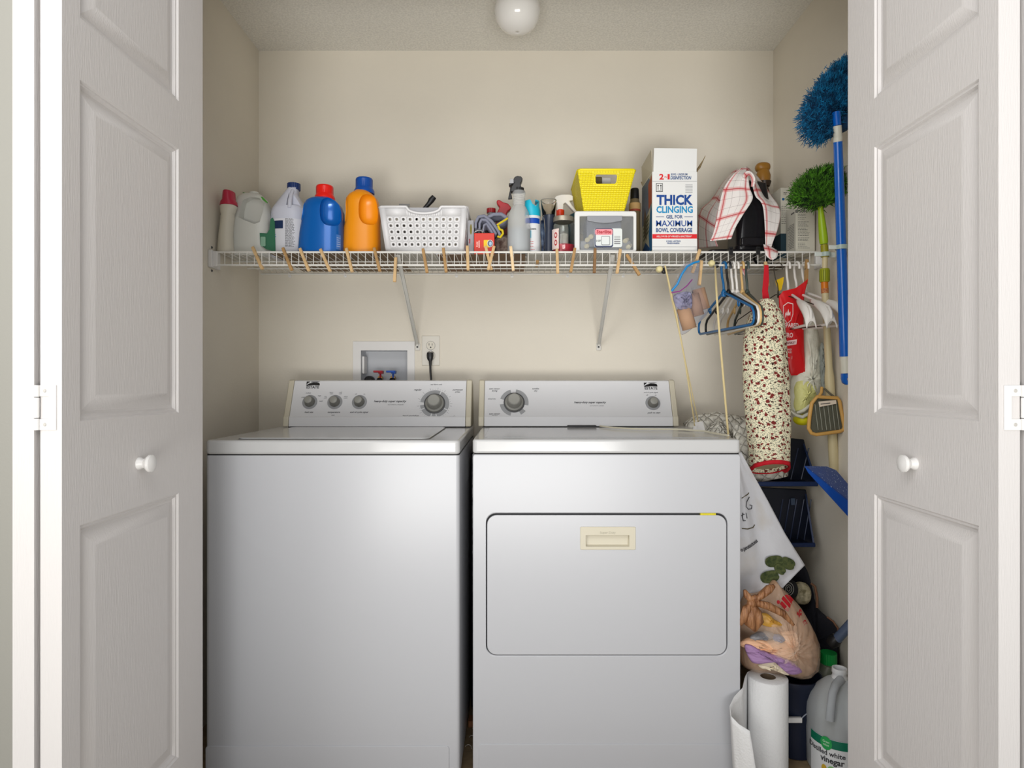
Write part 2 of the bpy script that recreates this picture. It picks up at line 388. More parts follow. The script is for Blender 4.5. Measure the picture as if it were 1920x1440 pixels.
hd = obj('handle', MB().frame(rrect(hx_0, hx_1, hz_0, hz_1, .003, 6), rrect(ix0, ix1, iz0, iz1, .0015, 6), yfn(dy+.0005), .004), cream, dd_, bevel=.0012)
rc = MB(); rc.add([(ix0, dy+.002, iz1), (ix1, dy+.002, iz1), (ix1, dy+.002, iz0), (ix0, dy+.002, iz0), (ix0, dy+.014, iz1), (ix1, dy+.014, iz1), (ix1-.003, dy+.011, iz0+.003), (ix0+.003, dy+.011, iz0+.003)],
                   [(0, 1, 5, 4), (1, 2, 6, 5), (2, 3, 7, 6), (3, 0, 4, 7), (4, 5, 6, 7)])
obj('handle_recess', rc, cream, hd, smooth=0)
label_text('Super Duty', .0085, lambda a, b, h: Vector(((ix0+ix1)/2+a, dy+.0004-h, iz1+.0075+b)), mat('embossed_cream', (176, 170, 152), .5), hd, sx=1.1, bold=.0001)
obj('yellow_tape', MB().box(X(1314, dy), X(1343, dy), dy+.002, dy+.012, qz1-.0055, qz1+.0005), mat('yellow_tape', (214, 200, 40), .5, bump=1, bscale=300), D, bevel=.001)
obj('top_joint', MB().box(dx0+.004, dx1-.004, dy+.007, dyb-.01, H-.194, H-.189), darkg, D)
obj('top_panel', MB().prism(rrect(dx0, dx1, dy, dyb+.005, .012, 5), lambda a, b, h: Vector((a, b, H-.190+h)), .038), enamelt, D, bevel=.006, seg=4)
obj('top_lid', MB().prism(rrect(dx0+.030, dx1-.04, dy+.05, 2.19, .012, 5), lambda a, b, h: Vector((a, b, zt+h)), .0018), enamelt, D, bevel=.0008)
obj('toe_panel', MB().prism(rrect(X(898, dy), dx1-.003, .024, Z(1396, dy), .008, 4), lambda a, b, h: Vector((a, dy+.004-h, b)), .0032), enamel, D, bevel=.0012)
atd, fnd, Md = console(D, X(897, 2.245), X(1273, 2.245), 2.245, zt)
big_knob(D, atd, Md, 964, 755, [(105, 163), (-12, 82), (-62, -38), (-172, -105)])
small_knob(D, atd, Md, 1224, 756)
logo(D, fnd, atd, 1220, 724)
for s_, a, b, sz in (('auto sensor\ndrying', 927, 731, .007), ('timed dry', 922, 748, .006), ('auto sensor\ndrying', 927, 778, .007), ('tumble\ndry', 1004, 731, .0075), ('air fluff (cool)', 998, 783, .0075),
                   ('end of cycle signal', 1220, 736, .006), ('off', 1213, 741, .005), ('on', 1229, 741, .005), ('push to start', 1226, 774, .0075)):
    label_text(s_, sz*1.15, fnd(a, b), ink if sz > .006 else inkl, D, shear=.3, bold=.0001)
label_text('heavy-duty super capacity', .0108, fnd(1106, 754.5), ink, D, shear=.3, bold=.00025)
label_text('AUTOMATIC DRYER', .0055, fnd(1119, 761), inkl, D)
# ================================================================ wire shelf
S = H+.430; YF = 2.071
SH = thing('wire_shelf', 'long white wire shelf running wall to wall above the washer and dryer', 'shelf', (0, (YF+YB)/2, S))
sx0, sx1 = XL+.014, X(1538, YF)
rails = [(YF, S-.002, .0034), (YF, S-.044, .0034), (YF+.13, S-.008, .0024), (YF+.26, S-.008, .0024), (YB-.012, S-.006, .0030)]
for y, z, r in rails: obj('rail', MB().tube([(sx0, y, z), (sx1, y, z)], r, 8), wire, SH)
wr = obj('wire', MB().tube([(0, YB-.012, S), (0, YF, S), (0, YF-.0035, S-.004), (0, YF-.0035, S-.044)], .0012, 5), wire, SH)
nw = int((sx1-sx0-.01)/.0240)
for k in range(nw):
    o = wr if k == 0 else wr.copy()
    if k: C.objects.link(o)
    o.location = (sx0+.012+k*.0240, 0, 0)
for bx, fx in ((783, 745), (1122, 1150)):
    xb, xf = X(bx, YB), X(fx, YF)
    b = MB(); a = Vector((xf, YF+.012, S-.010)); e = Vector((xb, YB-.004, H+.150))
    u = (e-a).normalized(); side = Vector((1, 0, 0)); nn = u.cross(side).normalized()
    # U-shaped steel strut
    pts = [(-.0065, .005), (-.0065, -.003), (.0065, -.003), (.0065, .005), (.005, .005), (.005, -.0015), (-.005, -.0015), (-.005, .005)]
    b.loft([[a+side*p+nn*q for p, q in pts], [e+side*p+nn*q for p, q in pts]])
    s0 = obj('brace', b, mat('brace_steel', (206, 204, 198), .4), SH, smooth=0)
    obj('brace_foot', MB().prism(rrect(xb-.009, xb+.010, H+.130, H+.158, .004, 4), yfn(YB-.006), .006), mat('brace_foot_white', (210, 207, 200), .4), s0, bevel=.001)
    obj('screw', MB().lathe([(.0001, 0), (.004, 0), (.003, .002), (.0001, .0022)], (xb, YB-.0062, H+.143), 12, Matrix.Rotation(R(90), 4, 'X')), greyd, s0)
cl = None
for k in range(9):
    x = -.86+k*.215
    c = MB(); c.lathe([(.0001, 0), (.006, 0), (.006, .004), (.0001, .005)], (0, YB, H+.418), 12, Matrix.Rotation(R(90), 4, 'X'))
    c.tube([(0, YB-.003, H+.418), (0, YB-.011, H+.424), (0, YB-.015, H+.427)], .003, 6)
    if cl is None: cl = obj('wall_clip', c, whitep, SH); cl.location = (x, 0, 0)
    else:
        o = cl.copy(); C.objects.link(o); o.location = (x, 0, 0)
# end bracket on the left wall and on the right
eb = MB(); eb.box(XL, XL+.012, YF-.014, YF+.05, S-.052, S+.004); eb.box(XL+.010, sx0+.012, YF-.006, YF+.004, S-.05, S+.001)
e1 = obj('end_bracket', eb, whitep, SH, bevel=.002)
for z in (S+.016, S-.060): obj('screw', MB().lathe([(.0001, 0), (.0045, 0), (.003, .003), (.0001, .003)], (XL, YF+.012, z), 10, Matrix.Rotation(R(90), 4, 'Y')), greyd, e1)
eb = MB(); eb.box(XR-.008, XR, YF+.0, YF+.05, S-.05, S+.004); eb.box(sx1-.01, XR-.006, YF+.006, YF+.016, S-.05, S)
obj('end_bracket', eb, whitep, SH, bevel=.002)
# liners lying on the wires
def liner(nm, a, b, y0, y1, m, lab, z=S+.0016, th=.002):
    return tag(obj(nm, MB().box(a, b, y0, y1, z, z+th), m, bevel=.0005, org=((a+b)/2, (y0+y1)/2, z)), lab, 'liner')
liner('cardboard_liner', -.80, -.385, 2.105, 2.45, card, 'brown cardboard sheet under the detergent jugs on the shelf')
liner('cardboard_liner', -.250, .045, 2.13, 2.45, mat('brown_board', (112, 86, 62), .8), 'dark brown board under the red carton and the spray bottles')
liner('plastic_liner', -.380, -.253, 2.12, 2.44, mat('grey_liner', (176, 173, 166), .6), 'grey plastic sheet under the white basket')
liner('plastic_liner', .05, .62, 2.12, 2.44, mat('grey_liner', (176, 173, 166), .6), 'grey plastic sheet under the clear drawer and the tall carton')
# ================================================================ ceiling globe, outlet box, socket
gd = 2.05
G = thing('ceiling_light', 'clear frosted glass globe light on the closet ceiling', 'light', (X(970, gd), gd, ZC))
gx, gz = X(970, gd), Z(18, gd)
glass = mat('globe_glass', (250, 248, 244), .22, trans=.12, coat=.6, ior=1.3)
obj('globe', MB().lathe([(.036, .076), (.037, .062), (.048, .052), (.064, .034), (.0725, .010), (.0725, -.012), (.066, -.036), (.052, -.055), (.032, -.067), (.012, -.072), (.0001, -.0725)], (gx, gd, gz), 40, cap=False), glass, G, solid=.002, smooth=60)
obj('lamp_base', MB().lathe([(.0001, ZC), (.060, ZC), (.058, ZC-.012), (.044, ZC-.016), (.042, gz+.070), (.0001, gz+.070)], (gx, gd, 0), 32), whitep, G)
obj('bulb', MB().lathe([(.0001, .066), (.012, .066), (.013, .045), (.026, .015), (.029, 0), (.024, -.018), (.012, -.027), (.0001, -.029)], (gx, gd, gz), 24), mat('bulb_white', (236, 234, 230), .4), G, smooth=60)
ob = thing('washer_outlet_box', 'white recessed outlet box with red and blue valves above the washer', 'outlet box', ((hx0+hx1)/2, YB, H+.05))
obj('frame', MB().frame(rrect(X(662, YB), X(778, YB), hz0-.03, Z(640, YB), .002, 2), rrect(hx0, hx1, hz0, hz1, .002, 2), yfn(YB-.005), .0048), whitep, ob, bevel=.0012)
bb = MB(); bx = [(hx0, hz0), (hx1, hz0), (hx1, hz1), (hx0, hz1)]
bb.add([Vector((a, YB-.004+h, b)) for h in (0, .085) for a, b in bx], [(0, 4, 5, 1), (1, 5, 6, 2), (2, 6, 7, 3), (3, 7, 4, 0), (4, 7, 6, 5)])
obj('recess', bb, mat('box_grey_white', (196, 198, 202), .4), ob, smooth=0, solid=.001)
obj('knockout', MB().box(hx0+.001, hx0+.010, YB+.01, YB+.06, H+.04, H+.108), whitep, ob, bevel=.002)
RX = Matrix.Rotation(R(90), 4, 'X')
for px, nm, cl_ in ((711, 'red', (172, 18, 34)), (735, 'blue', (20, 82, 180))):
    v = obj('valve', MB().lathe([(.0001, 0), (.010, 0), (.012, .006), (.009, .02), (.0001, .02)], (X(px, YB), YB+.03, H+.022), 16, RX), brass, ob)
    MB1 = MB().box(X(px-11, YB), X(px+5, YB), YB-.002, YB+.008, H+.048-.004, H+.048+.004); MB1.box(X(px-2, YB), X(px+6, YB), YB+.0, YB+.03, H+.040, H+.052)
    MB1.lathe([(.0001, H+.022), (.004, H+.022), (.004, H+.044), (.0001, H+.044)], (X(px+1, YB), YB+.012, 0), 10)
    obj('valve_handle', MB1, mat(nm+'_valve', cl_, .4), v, bevel=.0015, label=nm+' lever')
    obj('hose', MB().tube([(X(px, YB), YB+.008, H+.018), (X(px, YB)+.002, YB-.012, H-.01), (X(px, YB)+.003, YB-.03, H-.06), (X(px, YB), YB-.03, H-.25)], .011, 12), black, ob)
obj('drain_cap', MB().lathe([(.0001, 0), (.020, 0), (.020, .02), (.014, .03), (.0001, .03)], (X(691, YB), YB+.03, H+.012), 20, RX), black, ob)
# socket
ox = X(808, YB); oz = Z(657.5, YB)
so = thing('wall_socket', 'white duplex wall socket beside the washer outlet box', 'socket', (ox, YB, oz))
obj('plate', MB().prism(rrect(ox-.035, ox+.035, oz-.0575, oz+.0575, .003, 3), yfn(YB-.005), .005), mat('socket_ivory', (216, 211, 200), .35), so, bevel=.002)
for s_ in (1, -1):
    rc = obj('receptacle', MB().lathe([(.0001, .005), (.0165, .005), (.0165, .0068), (.0001, .0068)], (ox, YB, oz+s_*.0195), 24, RX), mat('socket_face', (214, 208, 194), .35), so, bevel=.0006)
    sl = MB(); sl.box(ox-.0075, ox-.0055, YB-.0073, YB-.006, oz+s_*.0195+.000, oz+s_*.0195+.009); sl.box(ox+.0045, ox+.0065, YB-.0073, YB-.006, oz+s_*.0195+.000, oz+s_*.0195+.008)
    sl.lathe([(.0001, .006), (.003, .006), (.003, .0073), (.0001, .0073)], (ox, YB, oz+s_*.0195-.007), 10, RX)
    obj('slot', sl, black, rc, smooth=0)
    obj('receptacle_rim', MB().lathe([(.0165, .005), (.0175, .005), (.0175, .0056), (.0165, .0056)], (ox, YB, oz+s_*.0195), 24, RX, cap=False), inkl, rc)
obj('screw', MB().lathe([(.0001, .005), (.003, .005), (.0025, .0062), (.0001, .0064)], (ox, YB, oz), 12, RX), steel, so)
pc = thing('power_cord', 'black plug and cord in the lower socket, running down behind the washer', 'cord', (ox, YB-.008, oz-.02))
pz = oz-.022
obj('plug', MB().loft([ring(ox, YB-.022, pz+.014, .012, .012, 3, 20), ring(ox, YB-.024, pz+.002, .0125, .013, 3, 20), ring(ox, YB-.026, pz-.012, .011, .010, 2.5, 20), ring(ox+.001, YB-.027, pz-.020, .006, .006, 2, 20), ring(ox+.001, YB-.027, pz-.038, .0045, .0045, 2, 20)]), black, pc, bevel=.001)
obj('cord', MB().tube([(ox+.001, YB-.027, pz-.034), (ox+.002, YB-.03, pz-.06), (ox+.006, YB-.04, pz-.09), (ox+.006, YB-.045, pz-.30)], .0042, 8), black, pc)
# ================================================================ things on the shelf
TOP = S+.0042
def rings_px(secs, d, ry, e=2.4, n=32, z0=None, lean=0):
    """secs: (py, px_left, px_right[, ry_factor]) measured at depth d -> rings"""
    out = []
    for k, q in enumerate(secs):
        py, a, b = q[:3]; f = q[3] if len(q) > 3 else 1
        x0, x1 = X(a, d), X(b, d); z = Z(py, d)
        if z0 is not None and k == 0: z = z0
        out.append(ring((x0+x1)/2, d, z, (x1-x0)/2, ry*f, e, n))
    return out
def cyl(cx, cy, prof, n=24): return MB().lathe(prof, (cx, cy, 0), n)
def ribs(cx, cy, r, z0, z1, n=28, t=.0012):
    mb = MB(); rings = []
    for z in (z0, z1):
        rings.append([Vector((cx+(r+(t if j % 2 else 0))*math.cos(PI*j/n), cy+(r+(t if j % 2 else 0))*math.sin(PI*j/n), z)) for j in range(2*n)])
    return mb.loft(rings)
def wrap(cx, cy, rx, ry, e, off=.0006):
    """maps label plane (arc position a in metres from the front centre, z) onto an oval bottle"""
    def fn(a, z, h=0):
        t = -PI/2+a/max(rx, ry)
        c, s_ = math.cos(t), math.sin(t)
        return Vector((cx+(rx+off+h)*math.copysign(abs(c)**(2/e), c), cy+(ry+off+h)*math.copysign(abs(s_)**(2/e), s_), z))
    return fn
def patch(fn, a0, a1, z0, z1, nu=16, nv=2, h=0):
    return MB().grid(lambda u, v: fn(a0+(a1-a0)*u, z0+(z1-z0)*v, h), nu, nv)
def lines(fn, a0, a1, zs, hgt=.0016, h=.0004, seed=1, words=True):
    rnd = random.Random(seed); mb = MB()
    for z in zs:
        a = a0; end = a0+(a1-a0)*rnd.uniform(.6, 1)
        while a < end:
            w_ = rnd.uniform(.003, .009) if words else end-a
            mb.grid(lambda u, v: fn(a+(min(a+w_, end)-a)*u, z-hgt/2+hgt*v, h), 2, 1)
            a += w_+.0015
    return mb
# ---- 1 slim white bottle, crimson cap
d = 2.118
T1 = thing('cleaner_bottle', 'slim leaning white bottle with a crimson cap at the left end of the shelf', 'bottle', (X(420, d), d, TOP))
secs = [(482, 409, 437), (470, 408.5, 437.5), (440, 411, 436), (420, 414, 437), (406, 415, 439), (404, 416.5, 438), (400, 415, 439.5), (396, 414, 441), (388, 413, 444), (384, 416, 441)]
obj('body', MB().loft(rings_px(secs, d, .024, 2.2, z0=TOP)), mat('off_white_plastic', (206, 200, 184), .45), T1, bevel=.0015)
crim = mat('crimson_plastic', (176, 34, 62), .4)
obj('cap', MB().loft(rings_px([(386, 413, 445), (379, 414.5, 443.5), (376, 418, 441), (361, 419.5, 439.5), (359.5, 421, 438)], d, .027, 2)), crim, T1, bevel=.0012)
# ---- 2 natural jug with handle and green label
d = 2.205
T2 = thing('milk_jug', 'translucent white jug with an open handle, a green strap and a green label', 'jug', (X(470, d), d, TOP))
jug = mat('natural_hdpe', (212, 212, 205), .4, trans=.1)
b = obj('body', MB().loft(rings_px([(484, 434, 504), (479, 430, 509), (466, 429, 511), (428, 430, 511), (421, 434, 511), (408, 440, 510, .95), (385, 446, 504, .8), (373, 450, 498, .66), (366, 459, 490, .45)], d, .060, 4, 40, z0=TOP)), jug, T2)
cut = MB(); hole = [(461, 416), (462, 398), (466, 383), (478, 376), (494, 377), (503, 386), (503, 405), (499, 424), (490, 428), (474, 422)]
cut.prism([(X(a, d), Z(bb_, d)) for a, bb_ in hole], lambda a, b_, h: Vector((a, d-.09+h, b_)), .075)
boolean(b, cut)
b.modifiers.new('b', 'BEVEL').width = .002
obj('neck', cyl(X(477, d), d, [(.0001, Z(369, d)), (.016, Z(369, d)), (.0165, Z(362, d)), (.014, Z(360.5, d)), (.0001, Z(360.5, d))]), jug, T2)
obj('cap_strap', MB().loft([[P(455, 361, d-.02)+Vector((0, a, b_)) for a, b_ in ((0, 0), (0, .002), (.004, .002), (.004, 0))], [P(478, 369.5, d-.03)+Vector((0, a, b_)) for a, b_ in ((0, 0), (0, .005), (.005, .005), (.005, 0))], [P(492, 374, d-.032)+Vector((0, a, b_)) for a, b_ in ((0, 0), (0, .009), (.006, .009), (.006, 0))], [P(501, 381, d-.03)+Vector((0, a, b_)) for a, b_ in ((0, 0), (0, .005), (.005, .005), (.005, 0))]]), mat('leaf_green', (72, 150, 44), .4), T2, bevel=.0008)
gl = mat('label_green', (34, 104, 70), .5)
e2 = MB(); y = d-.0612
e2.prism([(X(a, d-.061), Z(c, d-.061)) for a, c in ((487, 437), (498, 436), (502, 428), (503.5, 408), (507, 405), (510, 412), (511.5, 470), (497, 466), (488, 459))], lambda a, b_, h: Vector((a, y-h+max(0, a-X(500, d))**1.0*.6, b_)), .0006)
obj('label', e2, gl, T2, smooth=0)
obj('label_print', MB().prism(rrect(X(489, d-.061), X(498, d-.061), Z(462, d-.061), Z(444, d-.061), .003, 3), yfn(y-.0012), .0004), mat('label_pale_green', (132, 172, 148), .5), T2, smooth=0)
# ---- 3 bleach bottle
d = 2.225
T3 = thing('bleach_bottle', 'white pyramid-necked bleach bottle with a navy cap and a navy banded label', 'bottle', (X(543, d), d, TOP))
wb_ = mat('bleach_white', (198, 200, 212), .4)
b3 = obj('body', MB().loft(rings_px([(486, 515, 573), (482, 512, 576), (472, 511, 577), (404, 511, 577), (396, 513, 576), (391, 516, 572, .94), (380, 523, 567, .78), (366, 533, 559, .55), (357, 539, 564-4, .42), (354, 541, 562-1, .38)], d, .056, 2.6, 40, z0=TOP)), wb_, T3)
for cutp in ([(546.5, 392), (547.5, 366), (550, 360), (556, 364), (566, 384), (570, 391)],):
    c = MB(); c.prism([(X(a, d), Z(q, d)) for a, q in cutp], lambda a, b_, h: Vector((a, d-.10+h, b_)), .070); boolean(b3, c)
b3.modifiers.new('b', 'BEVEL').width = .002
obj('handle', MB().tube([P(543, 390, d-.052), P(543.5, 378, d-.048), P(545.5, 366, d-.036), P(549, 357, d-.022)], [.0072, .0072, .0068, .006], 14), wb_, T3, smooth=60)
nvy = mat('navy_plastic', (14, 44, 100), .35)
obj('cap', ribs(X(551, d), d, .0215, Z(357, d), Z(345, d), 26, .0009), nvy, T3)
f3 = wrap(X(544, d), d, X(577, d)-X(544, d), .056, 2.6)
obj('label', patch(f3, -.068, .062, Z(472, d-.05), Z(410, d-.05), 24), mat('label_white', (214, 214, 220), .5), T3)
obj('label_band', patch(f3, -.068, -.002, Z(429, d-.05), Z(414, d-.05), 16, h=.0003), mat('label_navy', (18, 42, 82), .5), T3)
obj('label_text', lines(f3, .001, .030, [Z(411, d-.05)-k*.0036 for k in range(27)], .0015, .0006, 3), ink, T3, smooth=0)
obj('label_print', lines(f3, -.050, -.020, [Z(440, d-.05), Z(444, d-.05)], .0026, .0006, 5), mat('label_blue', (80, 130, 190), .5), T3, smooth=0)
# ---- 4 blue detergent
d = 2.15
T4 = thing('detergent_bottle', 'metallic blue laundry detergent jug with a bright red cap', 'bottle', (X(604, d), d, TOP))
blue = mat('detergent_blue', (4, 96, 180), .25, metal=.2, coat=.4)
b4 = obj('body', MB().loft(rings_px([(484, 566, 640), (480, 562, 644), (470, 561.5, 645.5), (440, 564, 645), (420, 567.5, 645), (400, 570, 644), (388, 572, 640, .95), (380, 576, 633, .85), (375, 583, 626, .7), (372, 592, 619, .5)], d, .056, 2.9, 40, z0=TOP)), blue, T4)
def blob(cx, cy, cz, rx, ry, rz, n=20, m=12, e=2.0):
    mb = MB(); rings = []
    for i in range(m+1):
        t = -PI/2+PI*i/m; k = max(.002, abs(math.cos(t))**(2/e)); zz = math.copysign(abs(math.sin(t))**(2/e), math.sin(t))
        rings.append(ring(cx, cy, cz+rz*zz, rx*k, ry*k, e, n))
    return mb.loft(rings)
boolean(b4, blob(X(628, d), d-.045, Z(403, d), .036, .030, .050, e=2.6))
boolean(b4, blob(X(573, d), d-.050, Z(398, d), .014, .030, .040, e=2.4))
mm = b4.modifiers.new('b', 'BEVEL'); mm.width = .004; mm.segments = 3; mm.angle_limit = R(35)
red = mat('cap_red', (226, 30, 20), .3)
def det_cap(root, cx, cy, d, y0, y1, y2, w1, w2, m, tilt=0):
    w1 *= d/F; w2 *= d/F
    obj('cap', cyl(cx, cy, [(.0001, Z(y0, d)), (w1, Z(y0, d)), (w1*1.0, Z((y0+y1)/2, d)), (w1*.86, Z(y1, d)), (w2*1.02, Z(y1-1, d)), (w2, Z(y2+1.5, d)), (w2*.94, Z(y2, d)), (.0001, Z(y2, d))], 32), m, root, bevel=.001)
    obj('cap_grip', ribs(cx, cy, w2*1.0, Z(y1-1.5, d), Z(y2+3, d), 30, .0007), m, root)
det_cap(T4, X(609, d), d, d, 377, 366, 349, 19, 15.5, red)
f4 = wrap(X(604, d), d, X(645, d)-X(604, d), .056, 2.9)
obj('label', patch(f4, .060, .088, Z(468, d-.04), Z(440, d-.04), 8, h=.0002), mat('label_sky', (70, 120, 190), .4), T4)
obj('label_text', lines(f4, .062, .086, [Z(446+4*k, d-.04) for k in range(5)], .0016, .0006, 6), mat('label_pale', (190, 205, 230), .5), T4, smooth=0)
# ---- 5 orange detergent
d = 2.175
T5 = thing('detergent_bottle', 'tall orange laundry detergent jug with a blue cap', 'bottle', (X(680, d), d, TOP))
orange = mat('detergent_orange', (236, 146, 14), .32)
b5 = obj('body', MB().loft(rings_px([(484, 649, 708), (480, 646, 711), (466, 645.5, 712.5), (430, 647, 712), (420, 649, 712), (400, 650, 712), (385, 650, 710), (375, 651, 708, .96), (368, 656, 702, .85), (363, 664, 696, .7), (359, 669, 691, .55)], d, .055, 2.8, 40, z0=TOP)), orange, T5)
boolean(b5, blob(X(697, d), d-.044, Z(400, d), .033, .030, .052, e=2.6))
boolean(b5, blob(X(651, d), d-.050, Z(398, d), .013, .034, .048, e=2.2))
mm = b5.modifiers.new('b', 'BEVEL'); mm.width = .004; mm.segments = 3; mm.angle_limit = R(35)
det_cap(T5, X(683, d), d, d, 364, 354, 335, 19, 15.5, mat('cap_blue', (16, 74, 158), .32))
# ---- 6 perforated white basket
yf, yb_ = 2.102, 2.315
T6 = thing('perforated_basket', 'white rectangular plastic basket with rows of round holes', 'basket', (X(795, 2.2), 2.2, TOP))
bw = mat('basket_white', (222, 221, 222), .42)
zb, zt_ = TOP, Z(388, yf)
B0, B1, T0, T1_ = X(723, yf), X(868, yf), X(711, yf), X(875, yf)
cent = (B0+B1)/2
def bk(u, v, side):      # u along, v up; sides 0 front 1 right 2 back 3 left
    x0 = B0+(T0-B0)*v; x1 = B1+(T1_-B1)*v; y0 = yf+.014*(1-v); y1 = yb_-.014*(1-v); z = zb+(zt_-zb)*v
    return [Vector((x0+(x1-x0)*u, y0, z)), Vector((x1, y0+(y1-y0)*u, z)), Vector((x1-(x1-x0)*u, y1, z)), Vector((x0, y1-(y1-y0)*u, z))][side]
def perforated(side, nu, nv, u0, u1, v0, v1, rh, notch=False):
    mb = MB(); A = bk(0, .5, side); L = (bk(1, .5, side)-A).length; Hh = zt_-zb
    cu, cv = (u1-u0)/nu, (v1-v0)/nv
    def q(a0, a1, c0, c1): mb.add([bk(a0, c0, side), bk(a1, c0, side), bk(a1, c1, side), bk(a0, c1, side)], [(0, 1, 2, 3)])
    q(0, u0, 0, 1); q(u1, 1, 0, 1); q(u0, u1, 0, v0)
    if not notch: q(u0, u1, v1, 1)
    else:
        n = 16; a0, a1 = .30, .72; q(u0, a0, v1, 1); q(a1, u1, v1, 1)
        for k in range(n):
            s0, s1 = a0+(a1-a0)*k/n, a0+(a1-a0)*(k+1)/n
            g_ = lambda s_: 1-.16*math.sqrt(max(0, 1-((s_-(a0+a1)/2)/((a1-a0)/2))**2))
            mb.add([bk(s0, v1, side), bk(s1, v1, side), bk(s1, g_(s1), side), bk(s0, g_(s0), side)], [(0, 1, 2, 3)])
    N = 12
    for i in range(nu):
        for j_ in range(nv):
            uc, vc = u0+cu*(i+.5), v0+cv*(j_+.5); sq = []; ci = []
            for k in range(N):
                a = 2*PI*(k+.5)/N-PI/4+PI/N*0; c, s_ = math.cos(a), math.sin(a); m_ = max(abs(c), abs(s_))
                # snap the square corners
                sc_, ss = c/m_, s_/m_
                sq.append(bk(uc+sc_*cu/2, vc+ss*cv/2, side)); ci.append(bk(uc+rh/L*c, vc+rh/Hh*s_, side))
            vs_ = sq+ci; fs = [(k, (k+1) % N, N+(k+1) % N, N+k) for k in range(N)]
            mb.add(vs_, fs)
            # fill the corner gaps
            for cx_, cy_ in ((1, 1), (-1, 1), (-1, -1), (1, -1)):
                cr = bk(uc+cx_*cu/2, vc+cy_*cv/2, side)
                near = sorted(range(N), key=lambda k: (sq[k]-cr).length)[:2]
                if (sq[near[0]]-cr).length > 1e-6: mb.add([cr, sq[near[0]], sq[near[1]]], [(0, 1, 2)])
    return mb
m6 = MB()
for side, nu, nt_ in ((0, 11, True), (1, 8, False), (2, 11, False), (3, 8, False)):
    q = perforated(side, nu, 5, .065, .935, .12, .80, .0044, nt_); m6.add(q.v, q.f)
m6.add([bk(0, 0, 0), bk(1, 0, 0), bk(0, 0, 2), bk(1, 0, 2)], [(0, 1, 2, 3)])
obj('body', m6, bw, T6, solid=.0024, smooth=30)
rim = []
for side, n in ((0, 0), (1, 0), (2, 0), (3, 0)):
    for u in (.02, .30, .5, .72, .98) if side == 0 else (.03, .5, .97):
        p = bk(u, 1, side); rim.append(p)
pr = MB()
def rimpath(a, b_, drop=0):
    return [bk(a+(b_-a)*k/14, 1, 0)+Vector((0, -.003, -drop*math.sqrt(max(0, 1-(2*k/14-1)**2)))) for k in range(15)]
path = [bk(.0, 1, 3), bk(.5, 1, 3), bk(1, 1, 3)+Vector((0, .006, 0)), bk(.025, 1, 0)+Vector((0, -.002, 0))]+[bk(.30, 1, 0)+Vector((0, -.003, 0))]+rimpath(.31, .71, .022)+[bk(.72, 1, 0)+Vector((0, -.003, 0)), bk(.975, 1, 0)+Vector((0, -.002, 0)), bk(.03, 1, 1)+Vector((.002, 0, 0)), bk(.5, 1, 1), bk(.98, 1, 1), bk(.02, 1, 2), bk(.5, 1, 2), bk(.98, 1, 2)]
obj('rim', pr.tube(path, .0042, 8, closed=True), bw, T6, smooth=60)
hg = MB(); hg.prism([(bk(.31+.4*k/14, 1, 0).x, zt_-.001-(.0215*math.sqrt(max(0, 1-(2*k/14-1)**2)))) for k in range(15)], lambda a, b_, h: Vector((a, yf+.004+h, b_)), .0015)
obj('handle_flap', hg, mat('basket_grey', (164, 164, 168), .5), T6)
tb = thing('scrub_brush', 'black handled brush sticking out of the white perforated basket', 'brush', (X(800, 2.2), 2.2, TOP+.01))
obj('handle', MB().tube([P(770, 420, 2.2), P(797, 390, 2.2), P(804, 382, 2.2), P(809, 375, 2.2), P(814, 369, 2.2)], [.007, .007, .008, .0105, .009], 14), black, tb, smooth=60)
obj('brush_head', MB().box(X(740, 2.2), X(778, 2.2), 2.18, 2.22, Z(440, 2.2), Z(418, 2.2)), mat('brush_grey', (120, 118, 114), .8), tb, bevel=.004)
tb = thing('metal_strip', 'flat grey strip poking over the rim of the white basket', 'strip', (X(765, 2.2), 2.2, TOP+.01))
obj('blade', MB().box(X(748, 2.2), X(768, 2.2), 2.20, 2.203, TOP+.01, Z(382, 2.2)), mat('strip_grey', (140, 138, 134), .5), tb)
# ---- small carton and red carton
d = 2.19
t = thing('grey_carton', 'narrow grey and white carton between the white basket and the red carton', 'carton', (X(880, d), d, TOP))
obj('box', MB().box(X(877, d), X(888.5, d), d, d+.10, TOP, Z(413, d)), mat('carton_grey', (186, 186, 190), .6), t, bevel=.001)
f_ = lambda dd, nx=0: (lambda a, b_, h=0: Vector((a, dd-h, b_)))
obj('badge', MB().prism([(X(883, d)+.0035*math.cos(a/16*2*PI), Z(430, d)+.018*math.sin(a/16*2*PI)) for a in range(16)], yfn(d-.0004), .0003), mat('olive_print', (140, 128, 44), .6), t, smooth=0)
label_text('fresh', .008, lambda a, b_, h: Vector((X(880.5, d)-b_, d-.0004-h, Z(452, d)+a)), mat('crimson_print', (178, 40, 60), .6), t, name='label_text', bold=.0003)
d = 2.135
rc_ = mat('carton_red', (206, 52, 36), .5)
t = thing('baking_soda_carton', 'small red carton with a yellow emblem beside the white basket', 'carton', (X(908, d), d, TOP))
obj('box', MB().box(X(889, d), X(927, d), d, d+.05, TOP, Z(437, d)), rc_, t, bevel=.0012)
obj('emblem', MB().prism(rrect(X(907, d), X(919, d), Z(464, d), Z(450, d), .002, 3), yfn(d-.0005), .0004), mat('emblem_yellow', (240, 196, 20), .5), t, smooth=0)
oval = lambda cx, cz, rx, rz, n=24: [(cx+rx*math.cos(2*PI*k/n), cz+rz*math.sin(2*PI*k/n)) for k in range(n)]
obj('emblem_rim', MB().prism(oval(X(919, d), Z(456.5, d), .0100, .0118), yfn(d-.0010), .0004), cardw, t, smooth=0)
